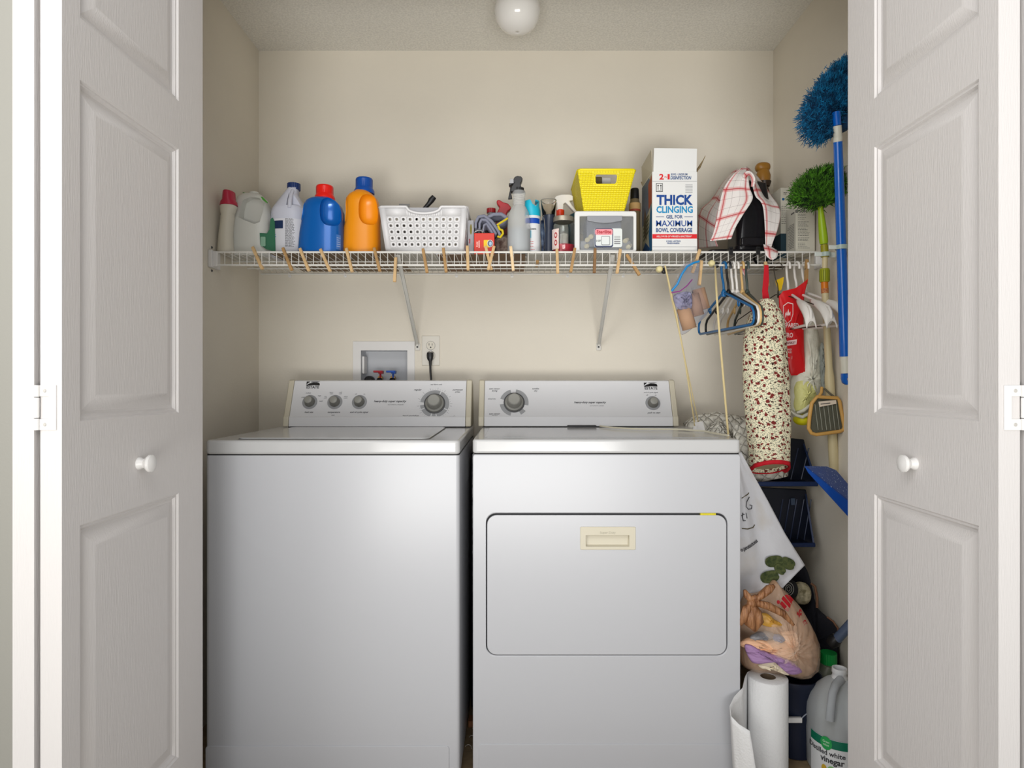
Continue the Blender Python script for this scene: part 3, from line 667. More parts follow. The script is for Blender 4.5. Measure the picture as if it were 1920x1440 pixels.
obj('emblem_disc', MB().prism(oval(X(919, d), Z(456.5, d), .0084, .0102), yfn(d-.0014), .0004), mat('emblem_grey', (96, 100, 112), .5), t, smooth=0)
obj('emblem_face', MB().prism(oval(X(919.5, d), Z(457, d), .0045, .0070), yfn(d-.0018), .0004), mat('emblem_blue', (170, 200, 226), .5), t, smooth=0)
label_text('PURE', .0075, lambda a, b_, h: Vector((X(895, d)-b_, d-.0004-h, Z(458, d)+a)), mat('print_pale', (240, 200, 190), .5), t, name='label_text', bold=.0002)
label_text('BAKING', .0065, lambda a, b_, h: Vector((X(898.5, d)-b_, d-.0004-h, Z(458, d)+a)), mat('print_pale', (240, 200, 190), .5), t, name='label_text', bold=.0002)
# crumpled white tag behind the red carton
t = thing('care_tag', 'white tag with black marks lying on top of the red carton', 'tag', (X(896, d), d+.03, Z(437, d)))
obj('sheet', MB().grid(lambda u, v: P(889+20*u, 436-9*math.sin(PI*min(1, u*1.05))*(.4+.6*v), d+.02+.03*v), 8, 4), cardw, t, solid=.0008)
obj('print', MB().box(X(896, d), X(899, d), d+.018, d+.02, Z(436, d), Z(430, d)), black, t)
# folded grey cloth with yellow hem
greyc = mat('grey_microfibre', (130, 132, 148), .95, bump=.8, bscale=300)
yel = mat('yellow_hem', (206, 184, 34), .9)
t = thing('microfibre_cloth', 'folded grey cloths with yellow hems piled above the red carton', 'cloth', (X(922, 2.17), 2.17, Z(437, 2.17)))
def fold(pts, d0, wdt, th, nm='fold', m=greyc):
    secs = []
    for i, (a, b_) in enumerate(pts): secs.append(P(a, b_, d0))
    def fn(u, v):
        k = min(len(secs)-2, int(u*(len(secs)-1))); f = u*(len(secs)-1)-k
        p = secs[k].lerp(secs[k+1], f); return p+Vector((0, wdt*v, .004*math.sin(v*7+u*3)))
    return obj(nm, MB().grid(fn, (len(pts)-1)*3, 8), m, t, solid=th, smooth=60)
fold([(892, 428), (892, 418), (897, 408), (908, 406), (922, 416), (934, 432), (938, 441)], 2.14, .10, .008)
fold([(899, 430), (899, 420), (903, 413), (912, 414), (922, 426), (930, 438)], 2.142, .09, .007)
fold([(906, 434), (907, 424), (912, 421), (918, 429), (925, 440)], 2.144, .09, .006)
fold([(912, 409), (925, 403), (940, 403), (951, 410), (944, 416), (932, 422)], 2.15, .09, .010)
obj('hem', MB().tube([P(932, 422, 2.139), P(938, 418, 2.136), P(948, 412, 2.138), P(952, 409, 2.14)], .0035, 8), yel, t)
obj('hem', MB().tube([P(934, 424, 2.136), P(937, 430, 2.134), P(942, 432, 2.132), P(943, 438, 2.132), P(938, 445, 2.133), P(933, 443, 2.134)], .0040, 8), yel, t)
# brown bag behind the spray bottle
d = 2.24
t = thing('fabric_bundle', 'dark brown textured bundle between the red carton and the spray bottle', 'bundle', (X(944, d), d, TOP))
obj('bundle', blob(X(944, d), d, TOP+.043, .040, .05, .043, 24, 14, 2.6), mat('brown_pile', (78, 56, 50), 1, bump=1.5, bscale=120, col2=(150, 134, 122), vscale=60), t)
# red cap bottle and red trigger behind
d = 2.30
t = thing('rear_bottle', 'grey bottle with a dark red screw cap behind the folded cloth', 'bottle', (X(921, d), d, TOP))
obj('body', cyl(X(921, d), d, [(.0001, TOP), (.026, TOP), (.026, Z(410, d)), (.014, Z(403, d)), (.0135, Z(397, d)), (.0001, Z(397, d))]), mat('bottle_grey', (140, 136, 138), .4), t)
obj('cap', ribs(X(921, d), d, .0155, Z(400, d), Z(391.5, d), 20, .0008), mat('cap_dark_red', (150, 22, 30), .4), t)
def trigger(root, pts, d, th, m, nm='trigger', bev=.003):
    mb = MB().prism([(X(a, d), Z(b_, d)) for a, b_ in pts], lambda a, b_, h: Vector((a, d-th/2+h, b_)), th)
    return obj(nm, mb, m, root, bevel=bev, seg=3, smooth=50)
t = thing('rear_spray_bottle', 'red trigger sprayer showing over the grey cloth', 'spray bottle', (X(943, d), d, TOP))
trigger(t, [(932, 377), (936, 376), (944, 381), (952, 383), (957, 388), (958.5, 393), (952, 398), (950, 402), (950, 408), (934, 406), (932, 400), (937, 390), (933, 385), (931, 381)], d, .026, mat('trigger_red', (170, 14, 26), .35))
obj('body', cyl(X(942, d), d, [(.0001, TOP), (.033, TOP), (.034, Z(430, d)), (.028, Z(415, d)), (.013, Z(406, d)), (.0001, Z(406, d))]), mat('rear_spray_body', (120, 60, 60), .4), t)
# ---- 8 translucent spray bottle with black trigger
d = 2.14
cx = X(973, d)
t = thing('spray_bottle', 'half-full clear plastic spray bottle with a black trigger head', 'spray bottle', (cx, d, TOP))
prof = [(.0001, TOP), (.0365, TOP), (.0385, TOP+.004), (.0385, Z(432, d)), (.0372, Z(410, d)), (.034, Z(400, d)), (.027, Z(392, d)), (.0212, Z(387, d))]
for k in range(6): prof += [(.0192, Z(385-k*3, d)), (.0206, Z(383.5-k*3, d))]
prof += [(.0215, Z(366, d)), (.0225, Z(362, d)), (.021, Z(359, d)), (.016, Z(358.5, d)), (.0001, Z(358.5, d))]
obj('body', cyl(cx, d, prof, 32), mat('frosted_plastic', (236, 238, 238), .25, trans=.72, ior=1.04), t, smooth=50)
obj('liquid', cyl(cx, d, [(.0001, TOP+.003), (.036, TOP+.004), (.0372, Z(431, d)), (.0001, Z(431, d))], 32), mat('liquid_grey', (160, 165, 170), .2), t)
h8 = trigger(t, [(962, 340), (965, 334), (970, 332), (977, 333), (980, 337), (978, 343), (976, 346), (978, 356), (976, 361), (957.5, 361), (959, 352), (963, 346), (959, 348), (956, 350), (953.5, 347)], d, .028, mat('trigger_black', (38, 38, 40), .35), 'trigger_head')
trigger(t, [(956.5, 350), (960, 351), (958.5, 362), (960.5, 373), (952.5, 374), (954, 366), (956, 358)], d, .010, black, 'trigger_lever', .002)
obj('nozzle_label', MB().box(X(956, d), X(963, d), d-.0155, d-.014, Z(346, d), Z(338, d)), mat('silver_sticker', (170, 170, 172), .4), t, bevel=.001)
obj('collar', ribs(cx, d, .0165, Z(360.5, d), Z(353, d), 22, .0008), black, t)
# ---- 9 aerosol
d = 2.175; cx = X(998, d)
t = thing('aerosol_can', 'white aerosol can with a turquoise notched cap', 'spray can', (cx, d, TOP))
obj('can', cyl(cx, d, [(.0001, TOP), (.027, TOP), (.028, TOP+.003), (.028, Z(408, d)), (.027, Z(405, d)), (.0001, Z(405, d))], 32), mat('can_white', (222, 222, 224), .3), t)
tq = mat('cap_turquoise', (28, 176, 204), .35)
cap = obj('cap', MB().loft([ring(cx, d, Z(407, d), .0285, .0285, 2, 32), ring(cx, d, Z(396, d), .0285, .0285, 2, 32), ring(cx-.003, d, Z(388, d), .0275, .0275, 2, 32), ring(cx-.001, d, Z(378, d), .0255, .0255, 2, 32)]), tq, t)
boolean(cap, MB().prism([(X(992, d), Z(374, d)), (X(998, d), Z(386, d)), (X(1004, d), Z(390, d)), (X(1010, d), Z(380, d)), (X(1003, d), Z(381, d)), (X(1003, d), Z(374, d))], lambda a, b_, h: Vector((a, d-.04+h, b_)), .08))
f9 = wrap(cx, d, .028, .028, 2)
obj('label_band', patch(f9, -.03, .028, Z(419.5, d-.02), Z(409.5, d-.02), 16, h=.0001), mat('band_blue', (14, 70, 170), .4), t)
label_text('Scent', .010, lambda a, b_, h: f9(a+.001, Z(430, d-.02)+b_, .0002), ink, t, name='label_text', bold=.0003)
obj('label_figure', patch(f9, -.010, -.004, Z(447, d-.02), Z(433, d-.02), 4, h=.0002), mat('figure_blue', (120, 190, 214), .4), t)
obj('label_text', lines(f9, -.012, .012, [Z(454, d-.02), Z(458, d-.02), Z(463, d-.02), Z(469, d-.02)], .0018, .0003, 8), mat('print_red', (196, 70, 70), .5), t, smooth=0)
# ---- 10 brush with clear ferrule
d = 2.15; cx = X(1028.5, d)
t = thing('paint_brush', 'round brush standing upside down in a clear cup on a navy handle', 'brush', (cx, d, TOP))
obj('handle', cyl(cx+.002, d, [(.0001, TOP), (.017, TOP), (.016, Z(450, d)), (.0135, Z(430, d)), (.0165, Z(410, d)), (.020, Z(404, d)), (.0001, Z(404, d))]), mat('handle_navy', (34, 42, 60), .35), t, smooth=60)
br = MB(); rnd = random.Random(4)
for k in range(160):
    a = rnd.uniform(0, 2*PI); r = .0215*math.sqrt(rnd.random()); x_, y_ = cx+r*math.cos(a), d+r*math.sin(a)
    br.tube([(cx+(x_-cx)*.85, d+(y_-d)*.85, Z(405, d)), (x_, y_, Z(381, d)-r*.35)], .0011, 3)
obj('bristles', br, mat('bristle_tan', (176, 164, 144), .9), t, kind='stuff', smooth=0)
obj('cup', MB().lathe([(.0205, Z(405, d)), (.0255, Z(378, d)), (.0262, Z(376, d))], (cx, d, 0), 28, cap=False), mat('clear_plastic', (240, 238, 234), .08, trans=1, ior=1.2), t, solid=.001)
obj('cup_rim', MB().tube([(cx+.0262*math.cos(a/24*2*PI), d+.0262*math.sin(a/24*2*PI), Z(376, d)) for a in range(24)], .0013, 6, closed=True), mat('rim_grey', (150, 146, 138), .3), t)
# blister pack with blue strips beside the brush
t = thing('blister_pack', 'navy bristle pack in clear wrap leaning between the aerosol and the brush', 'pack', (X(1018, 2.2), 2.2, TOP))
pk = MB(); rnd = random.Random(9)
for k in range(16):
    x_ = X(1013+rnd.uniform(0, 22), 2.2)
    pk.tube([(x_, 2.2+rnd.uniform(-.02, .02), TOP), (x_+rnd.uniform(-.012, .012), 2.2+rnd.uniform(-.02, .02), Z(rnd.uniform(405, 440), 2.2))], rnd.uniform(.002, .004), 5)
obj('strips', pk, mat('pack_navy', (30, 48, 84), .25, col2=(120, 140, 170), vscale=40), t)
# ---- 11 white spray with red neck, behind
d = 2.27
d = 2.29
t = thing('white_spray_bottle', 'white trigger sprayer with a red collar behind the glass jar', 'spray bottle', (X(1052, d), d, TOP))
trigger(t, [(1038, 377), (1042, 369), (1052, 366), (1068, 366), (1074, 369), (1074, 377), (1067, 378), (1072, 386), (1080, 396), (1084, 402), (1078, 401), (1068, 390), (1060, 381), (1056, 384), (1056, 396), (1044, 396), (1044, 382)], d, .024, mat('spray_white', (226, 222, 216), .35))
obj('collar', cyl(X(1050.5, d), d, [(.0001, Z(410, d)), (.0145, Z(410, d)), (.0145, Z(394, d)), (.0001, Z(394, d))]), mat('collar_red', (228, 62, 30), .35), t)
obj('body', cyl(X(1051, d), d, [(.0001, TOP), (.037, TOP), (.038, Z(430, d)), (.03, Z(418, d)), (.013, Z(409, d)), (.0001, Z(409, d))]), mat('spray_body_white', (214, 212, 206), .4), t, smooth=50)
t = thing('teal_cap_bottle', 'small bottle with a dark teal cap peeking over the glass jar', 'bottle', (X(1080, 2.22), 2.22, TOP))
obj('cap', MB().loft([ring(X(1074, 2.27), 2.27, Z(412, 2.27), .018, .012, 2, 20), ring(X(1075, 2.27), 2.27, Z(404, 2.27), .016, .012, 2, 20), ring(X(1077, 2.27), 2.27, Z(400.5, 2.27), .008, .008, 2, 20)]), mat('cap_teal', (18, 62, 78), .4), t)
obj('body', cyl(X(1074, 2.27), 2.27, [(.0001, TOP), (.016, TOP), (.016, Z(411, 2.27)), (.0001, Z(411, 2.27))]), mat('teal_bottle', (70, 90, 96), .4), t)
# ---- 12 jar with red wax
d = 2.145; cx = X(1056.5, d)
t = thing('glass_jar', 'glass screw-top jar with red wax at the bottom and a printed tag', 'jar', (cx, d, TOP))
gj = mat('jar_glass', (236, 240, 240), .04, trans=1, ior=1.3)
obj('glass', MB().lathe([(.001, TOP), (.036, TOP), (.040, TOP+.005), (.040, Z(432, d)), (.038, Z(425, d)), (.032, Z(419, d)), (.031, Z(412, d))], (cx, d, 0), 36, cap=False), gj, t, solid=.002, smooth=60)
obj('wax', cyl(cx, d, [(.0001, TOP+.002), (.0365, TOP+.003), (.0375, Z(461, d)), (.0001, Z(461, d))], 36), mat('red_wax', (204, 14, 48), .25, coat=.5), t)
obj('filling', cyl(cx, d, [(.0001, Z(461, d)), (.016, Z(461, d)), (.017, Z(440, d)), (.0001, Z(434, d))], 20), mat('white_filling', (206, 198, 186), .6, bump=1, bscale=100), t)
lid = obj('lid', cyl(cx, d, [(.0001, Z(417, d)), (.0345, Z(417, d)), (.0355, Z(415, d)), (.0345, Z(412.5, d)), (.0352, Z(411, d)), (.0345, Z(408.5, d)), (.031, Z(407.5, d)), (.0001, Z(407.5, d))], 36), mat('lid_zinc', (160, 152, 136), .4, metal=.6), t, smooth=50)
fj = wrap(cx, d, .040, .040, 2)
obj('tag', patch(fj, -.050, -.018, Z(467, d-.03), Z(429, d-.03), 10, h=.0006), mat('tag_white', (226, 206, 200), .6), t)
obj('tag_print', lines(fj, -.020, -.0185, [Z(433+2.4*k, d-.03) for k in range(14)], .0022, .0010, 2, False), ink, t, smooth=0)
for zz in (441, 455):
    q = MB(); q.grid(lambda u, v: fj(-.030+.006*math.cos(u*2*PI)*(.55+.45*v), Z(zz, d-.03)+.010*math.sin(u*2*PI)*(.55+.45*v), .0010), 16, 1)
    obj('tag_print', q, mat('print_crimson', (170, 30, 40), .5), t, smooth=0)
# ---- 13 clear drawer and yellow basket
yf, yb_ = 2.100, 2.40
t = thing('storage_drawer', 'small clear-fronted plastic drawer in a white frame under the yellow basket', 'storage drawer', (X(1136, yf), 2.25, TOP))
a0, a1 = X(1077.5, yf), X(1193.5, yf); z1 = Z(395.5, yf)
fr = mat('frame_white', (222, 222, 220), .4)
obj('frame', MB().frame(rrect(a0, a1, TOP, z1, .009, 5), rrect(a0+.017, a1-.010, TOP+.008, z1-.017, .003, 5), yfn(yf), .012), fr, t, bevel=.0025)
sh = MB(); sh.frame(rrect(a0+.003, a1-.003, TOP+.001, z1-.003, .006, 4), rrect(a0+.006, a1-.006, TOP+.004, z1-.006, .004, 4), yfn(yf+.012), yb_-yf-.012)
obj('shell', sh, mat('clear_shell', (236, 238, 240), .2, trans=.7, ior=1.04), t)
drw = obj('drawer_front', MB().box(a0+.018, a1-.011, yf+.006, yf+.0075, TOP+.009, z1-.018), mat('clear_drawer', (240, 242, 244), .12, trans=.9, ior=1.05), t)
obj('handle', MB().prism([(X(1101+k*66/12, yf), Z(404.5+ (0 if k in (0, 12) else 0), yf)) for k in range(13)]+[(X(1167-k*66/12, yf), Z(413.5+4.5*math.sin(PI*k/12), yf)) for k in range(13)], lambda a, b_, h: Vector((a, yf-.001+h, b_)), .008), mat('drawer_grey', (146, 148, 154), .35), drw, bevel=.0015, smooth=0)
obj('inner_bin', MB().box(a0+.020, a1-.013, yf+.03, yf+.10, TOP+.010, TOP+.045), mat('paper_grey', (176, 176, 178), .8), t, bevel=.005)
obj('folded_paper', MB().box(X(1101, yf), X(1167, yf), yf+.02, yf+.12, TOP+.02, Z(407, yf)), mat('slate_grey', (112, 114, 124), .6), t, bevel=.004)
lb = obj('sticker', MB().prism(rrect(X(1114.5, yf), X(1167, yf), Z(463, yf), Z(427.5, yf), .007, 5), yfn(yf+.0045), .001), mat('sticker_white', (222, 226, 224), .5), drw, smooth=0)
obj('sticker_border', MB().frame(rrect(X(1115, yf), X(1150, yf), Z(463, yf), Z(427.5, yf), .007, 5), rrect(X(1117, yf), X(1148.3, yf), Z(460.5, yf), Z(429, yf), .006, 5), yfn(yf+.0040), .0004), mat('border_navy', (52, 60, 92), .5), drw, smooth=0)
obj('sticker_banner', MB().prism(rrect(X(1116, yf), X(1149, yf), Z(440, yf), Z(429, yf), .006, 5), yfn(yf+.0036), .0004), mat('banner_pink', (232, 150, 158), .5), drw, smooth=0)
label_text('Sterilite', .0155, lambda a, b_, h: Vector((X(1132.5, yf)+a, yf+.0033-h, Z(434.5, yf)+b_)), mat('logo_red', (176, 22, 40), .5), drw, name='sticker_text', bold=.0004)
label_text('2 QT', .007, lambda a, b_, h: Vector((X(1122.5, yf)+a, yf+.0040-h, Z(451, yf)+b_)), ink, drw, name='sticker_text', bold=.0003)
obj('sticker_drawing', MB().frame(rrect(X(1128, yf), X(1144, yf), Z(459, yf), Z(442, yf), .003, 4), rrect(X(1128.8, yf), X(1143, yf), Z(458, yf), Z(443, yf), .0025, 4), yfn(yf+.0040), .0003), inkl, drw, smooth=0)
bc = MB()
for k, z_ in enumerate((442, 445, 448, 451.5, 455)): bc.box(X(1152, yf), X(1163.5, yf), yf+.0040, yf+.0044, Z(z_+.9+.3*k, yf), Z(z_, yf))
obj('sticker_lines', bc, inkl, drw, smooth=0)
rnd = random.Random(5)
for k, (a, b_, m_) in enumerate(((1101, 450, 'cream_bit'), (1108, 444, 'cream_bit'), (1178, 463, 'cream_bit'), (1172, 452, 'cream_bit'), (1100, 462, 'cream_bit'))):
    tt = thing('plastic_anchor', ('largest cream hook, lower left inside the clear drawer', 'cream hook touching the left side of the drawer sticker', 'cream hook at the bottom right corner inside the clear drawer', 'cream hook right of the sticker inside the clear drawer', 'cream hook at the bottom left corner inside the clear drawer')[k], 'hook', P(a, b_, yf+.025), group='cream hooks inside the clear drawer')
    obj('stem', MB().tube([P(a, b_, yf+.015), P(a+4, b_-3, yf+.03), P(a+7, b_-4, yf+.028)], [.008, .006, .004], 10), mat('cream_bit', (216, 204, 170), .5), tt)
    obj('eye', MB().tube([P(a-1+3*math.cos(q), b_+3*math.sin(q), yf+.014) for q in [i*PI/5 for i in range(10)]], .0018, 6, closed=True), mat('cream_bit', (216, 204, 170), .5), tt)
# yellow woven basket
fy, by = 2.117, 2.345
t = thing('woven_basket', 'bright yellow woven plastic basket standing on the clear drawer', 'basket', (X(1138, fy), 2.22, z1))
zt2, zb2 = Z(318, fy), z1+.001
TX0, TX1, BX0, BX1 = X(1083.5, fy), X(1191.5, fy), X(1097, fy), X(1171, fy)
def yk(u, v, side):
    x0 = BX0+(TX0-BX0)*v; x1 = BX1+(TX1-BX1)*v; y0 = fy+.018*(1-v); y1 = by-.018*(1-v); z = zb2+(zt2-zb2)*v
    return [Vector((x0+(x1-x0)*u, y0, z)), Vector((x1, y0+(y1-y0)*u, z)), Vector((x1-(x1-x0)*u, y1, z)), Vector((x0, y1-(y1-y0)*u, z))][side]
ym = MB(); NV = 69
HU0, HU1, HV0, HV1 = .29, .71, .66, .90
for side in range(4):
    NU = 44; o_ = [Vector((0, -1, 0)), Vector((1, 0, 0)), Vector((0, 1, 0)), Vector((-1, 0, 0))][side]
    vs_ = []
    for i in range(NU+1):
        for j_ in range(NV+1):
            u, v = i/NU, j_/NV; am = .0011 if .03 < v < .95 and .02 < u < .98 else 0
            rnear = (HU0-.03 < u < HU1+.03 and HV0-.04 < v < HV1+.04 and side in (0, 2))
            dsp = am*((-1.2 if j_ % 3 == 0 else .7)+(.35 if (i//2+j_//3) % 2 else -.35)) if not rnear else .001
            vs_.append(yk(u, v, side)+o_*dsp)
    fs = []
    for i in range(NU):
        for j_ in range(NV):
            u, v = (i+.5)/NU, (j_+.5)/NV
            if side in (0, 2) and HU0 < u < HU1 and HV0 < v < HV1: continue
            a = i*(NV+1)+j_; fs.append((a, a+NV+1, a+NV+2, a+1))
    ym.add(vs_, fs)
ym.add([yk(0, 0, 0), yk(1, 0, 0), yk(0, 0, 2), yk(1, 0, 2)], [(0, 1, 2, 3)])
yl = mat('basket_yellow', (240, 222, 16), .4)
ylw = bpy.data.materials.new('basket_weave'); ylw.use_nodes = True; nn = ylw.node_tree.nodes; LL_ = ylw.node_tree.links; pb_ = nn['Principled BSDF']; pb_.inputs['Roughness'].default_value = .45
gg = nn.new('ShaderNodeTexCoord'); sx_ = nn.new('ShaderNodeSeparateXYZ'); LL_.new(gg.outputs['Object'], sx_.inputs[0])
def _m(op, a, b):
    q = nn.new('ShaderNodeMath'); q.operation = op
    for i_, v_ in enumerate((a, b)):
        if isinstance(v_, (int, float)): q.inputs[i_].default_value = v_
        else: LL_.new(v_, q.inputs[i_])
    return q.outputs[0]
gz_ = _m('LESS_THAN', _m('FRACT', _m('MULTIPLY', _m('ADD', sx_.outputs[2], -.001), 23/(Z(318, 2.117)-(Z(395.5, 2.1)+.001))), 0), .30)
gx_ = _m('LESS_THAN', _m('FRACT', _m('MULTIPLY', _m('ADD', sx_.outputs[0], sx_.outputs[1]), 110), 0), .22)
mk = nn.new('ShaderNodeMix'); mk.data_type = 'RGBA'; LL_.new(_m('MULTIPLY', _m('MAXIMUM', gz_, gx_), .42), mk.inputs[0]); mk.inputs[6].default_value = lin((242, 226, 18)); mk.inputs[7].default_value = lin((150, 122, 4)); LL_.new(mk.outputs[2], pb_.inputs['Base Color'])
obj('weave', ym, ylw, t, solid=.0016, smooth=20)
rp = [yk(.04, 1, 0), yk(.5, 1, 0), yk(.96, 1, 0), yk(.04, 1, 1), yk(.5, 1, 1), yk(.96, 1, 1), yk(.04, 1, 2), yk(.96, 1, 2), yk(.04, 1, 3), yk(.5, 1, 3), yk(.96, 1, 3)]
obj('rim', MB().tube(rp, .0038, 8, closed=True), yl, t, smooth=60)
for side in (0, 2):
    hp = []
    for u, v in ((HU0+.03, HV0), (HU1-.03, HV0), (HU1, HV0+.05), (HU1, HV1-.05), (HU1-.03, HV1), (HU0+.03, HV1), (HU0, HV1-.05), (HU0, HV0+.05)):
        hp.append(yk(u, v, side)+Vector((0, -.001 if side == 0 else .001, 0)))
    obj('handle_rim', MB().tube(hp, .0026, 8, closed=True), yl, t, smooth=60)
t = thing('paper_packet', 'brown and white packet seen through the handle of the yellow basket', 'packet', P(1125, 380, 2.22))
obj('packet', MB().box(X(1112, 2.2), X(1128, 2.2), 2.19, 2.23, zb2+.003, Z(333, 2.2)), mat('packet_brown', (86, 74, 40), .6), t, bevel=.002)
obj('packet_side', MB().box(X(1128, 2.2)+.0005, X(1146, 2.2), 2.20, 2.23, zb2+.003, Z(333, 2.2)), mat('packet_grey', (190, 188, 186), .6), t, bevel=.002)
# bottle with black cap behind the drawer
d = 2.25; cx = X(1190, d)
t = thing('sauce_bottle', 'amber glass bottle with a black cap between the drawer and the tall carton', 'bottle', (cx, d, TOP))
obj('body', cyl(cx, d, [(.0001, TOP), (.0195, TOP), (.0195, Z(383, d)), (.016, Z(377, d)), (.0145, Z(370, d)), (.0001, Z(370, d))]), mat('amber_bottle', (110, 96, 70), .3), t, smooth=50)
obj('cap', cyl(cx, d, [(.0001, Z(374, d)), (.0155, Z(374, d)), (.0145, Z(356, d)), (.013, Z(354, d)), (.0001, Z(354, d))]), black, t, smooth=50)
fb = wrap(cx, d, .0195, .0195, 2)
obj('label', patch(fb, -.03, .03, Z(391, d-.02), Z(379, d-.02), 10, h=.0003), mat('label_tan', (186, 150, 96), .6), t)
obj('label_band', patch(fb, -.03, .03, Z(395, d-.02), Z(391, d-.02), 10, h=.0003), mat('label_brick', (150, 62, 44), .6), t)
label_text('VEGETABLE', .012, lambda a, b_, h: fb(-b_-.004, Z(436, d-.02)+a, .0005), mat('pale_print', (196, 186, 150), .6), t, name='label_text', bold=.0003)
# ---- 15 tall carton
yf, yb_ = 2.105, 2.270
a0, a1, z1 = X(1223, yf), X(1307, yf), Z(322, yf)
t = thing('toilet_gel_carton', 'tall open white carton printed THICK CLINGING in blue', 'carton', ((a0+a1)/2, 2.19, TOP))
cs = MB(); T_ = .0022
fnb = lambda a, b_, h: Vector((a, b_, TOP+h))
cs.frame([(a0, yf), (a1, yf), (a1, yb_), (a0, yb_)], [(a0+T_, yf+T_), (a1-T_, yf+T_), (a1-T_, yb_-T_), (a0+T_, yb_-T_)], fnb, z1-TOP)
cs.box(a0+T_, a1-T_, yf+T_, yb_-T_, TOP, TOP+T_)
obj('box', cs, cardw, t, smooth=0)
def flap(pts, th=.002, m=cardw, nm='flap'):
    n = (pts[1]-pts[0]).cross(pts[2]-pts[1]).normalized()*th
    mb = MB(); k = len(pts); mb.add(pts+[p+n for p in pts], [tuple(range(k)), tuple(range(2*k-1, k-1, -1))]+[(i, i+k, (i+1) % k+k, (i+1) % k) for i in range(k)])
    return obj(nm, mb, m, t, smooth=0)
flap([Vector((a0+.003, yf+.001, z1)), Vector((a1-.002, yf+.001, z1)), Vector((a1-.002, yf-.004, Z(280, yf))), Vector((a0+.005, yf-.004, Z(279, yf)))])
flap([Vector((a0, yf+.004, z1)), Vector((a0, yb_-.004, z1)), Vector((a0-.008, yb_-.03, z1+.062)), Vector((a0-.001, yf+.010, Z(278, yf)))], m=mat('flap_tan', (186, 178, 158), .7), nm='side_flap')
flap([Vector((a1, yf+.004, z1)), Vector((a1, yb_-.004, z1)), Vector((a1+.045, yb_-.045, z1+.055)), Vector((a1+.037, yf+.035, z1+.066))], m=mat('flap_kraft', (150, 130, 90), .8), nm='side_flap')
flap([Vector((a0+.002, yb_, z1)), Vector((a1-.002, yb_, z1)), Vector((a1-.004, yb_+.04, z1+.03)), Vector((a0+.004, yb_+.04, z1+.03))], m=mat('flap_kraft', (150, 130, 90), .8), nm='back_flap')
cf = lambda px, py, o=.0004: (lambda a, b_, h: Vector((X(px, yf)+a, yf-o-h, Z(py, yf)+b_)))
tb_ = mat('print_deep_blue', (12, 66, 140), .5); tc_ = mat('print_cyan', (16, 136, 186), .5); td_ = mat('print_navy_blue', (24, 72, 128), .5)
trd = mat('print_bright_red', (214, 22, 32), .5)
def wtext(s, px0, px1, py, hpx, m, bold=.0010, o=.0004, shear=0):
    hh = hpx*yf/F/.70; mb = text_mb(s, hh, lambda a, b_, h: Vector((a, b_, h)), bold=bold, shear=shear)
    xs = [v[0] for v in mb.v]; ys = [v[1] for v in mb.v]; w0 = max(xs)-min(xs); W_ = X(px1, yf)-X(px0, yf); xm = (max(xs)+min(xs))/2; ym_ = (max(ys)+min(ys))/2
    mb.v = [(X((px0+px1)/2, yf)+(v[0]-xm)*W_/w0, yf-o-.0004, Z(py, yf)+(v[1]-ym_)) for v in mb.v]
    obj('carton_lettering', mb, m, t, smooth=0)
wtext('THICK', 1231, 1299, 375, 17.5, tb_, .0018); wtext('CLINGING', 1230.5, 1299, 393, 12, tc_, .0010)
wtext('GEL FOR', 1249, 1280, 406.5, 6.5, td_, .0004); wtext('MAXIMUM', 1230, 1298, 419, 11, tb_, .0003); wtext('BOWL COVERAGE', 1230, 1298, 431.5, 7.5, td_, .0006)
ln = MB(); ln.box(X(1230, yf), X(1245, yf), yf-.0008, yf-.0003, Z(406.8, yf), Z(406, yf)); ln.box(X(1283, yf), X(1299, yf), yf-.0008, yf-.0003, Z(406.8, yf), Z(406, yf))
obj('carton_rule', ln, td_, t, smooth=0)
obj('carton_stripe', MB().box(a0+.0003, a1-.0003, yf-.0006, yf-.0002, Z(447.5, yf), Z(439, yf)), trd, t, smooth=0)
wtext('KILLS 99.9% OF VIRUSES & BACTERIA*', 1231, 1297, 443.3, 3.2, cardw, .0001, .0010, .2)
wtext('LONG LASTING', 1249, 1276, 452.3, 2.8, td_, .0002); wtext('FRESHNESS', 1251, 1274, 456.3, 2.8, td_, .0002)
wtext('2', 1236, 1244.5, 331.5, 10, trd, .0008); wtext('IN', 1245.8, 1250.2, 332, 3.0, trd, .0001); wtext('1', 1251.6, 1255.6, 331.5, 10, trd, .0003)
wtext('BOWL + UNDER RIM', 1258, 1289, 327, 3.8, td_, .0002, shear=.2); wtext('DISINFECTION', 1257, 1296, 333.5, 6, td_, .0004, shear=.2)
obj('carton_icon', MB().frame(rrect(X(1230, yf), X(1242.5, yf), Z(360, yf), Z(343.5, yf), .001, 2), rrect(X(1231, yf), X(1241.5, yf), Z(359, yf), Z(344.5, yf), .001, 2), yfn(yf-.0008), .0004), black, t, smooth=0)
ar = MB()
for q in (1233.8, 1239):
    ar.box(X(q-.5, yf), X(q+.5, yf), yf-.0008, yf-.0003, Z(356, yf), Z(348, yf)); ar.prism([(X(q-1.8, yf), Z(349, yf)), (X(q+1.8, yf), Z(349, yf)), (X(q, yf), Z(346, yf))], yfn(yf-.0008), .0004)
ar.box(X(1232.5, yf), X(1240.5, yf), yf-.0008, yf-.0003, Z(357.8, yf), Z(357.2, yf))
obj('carton_arrows', ar, black, t, smooth=0)
bc = MB()
for k in range(6): bc.box(X(1285, yf), X(1298.5, yf), yf-.0006, yf-.0003, Z(346+2.8*k+1.2, yf), Z(346+2.8*k, yf))
obj('carton_bars', bc, mat('bars_grey', (170, 170, 172), .6), t, smooth=0)
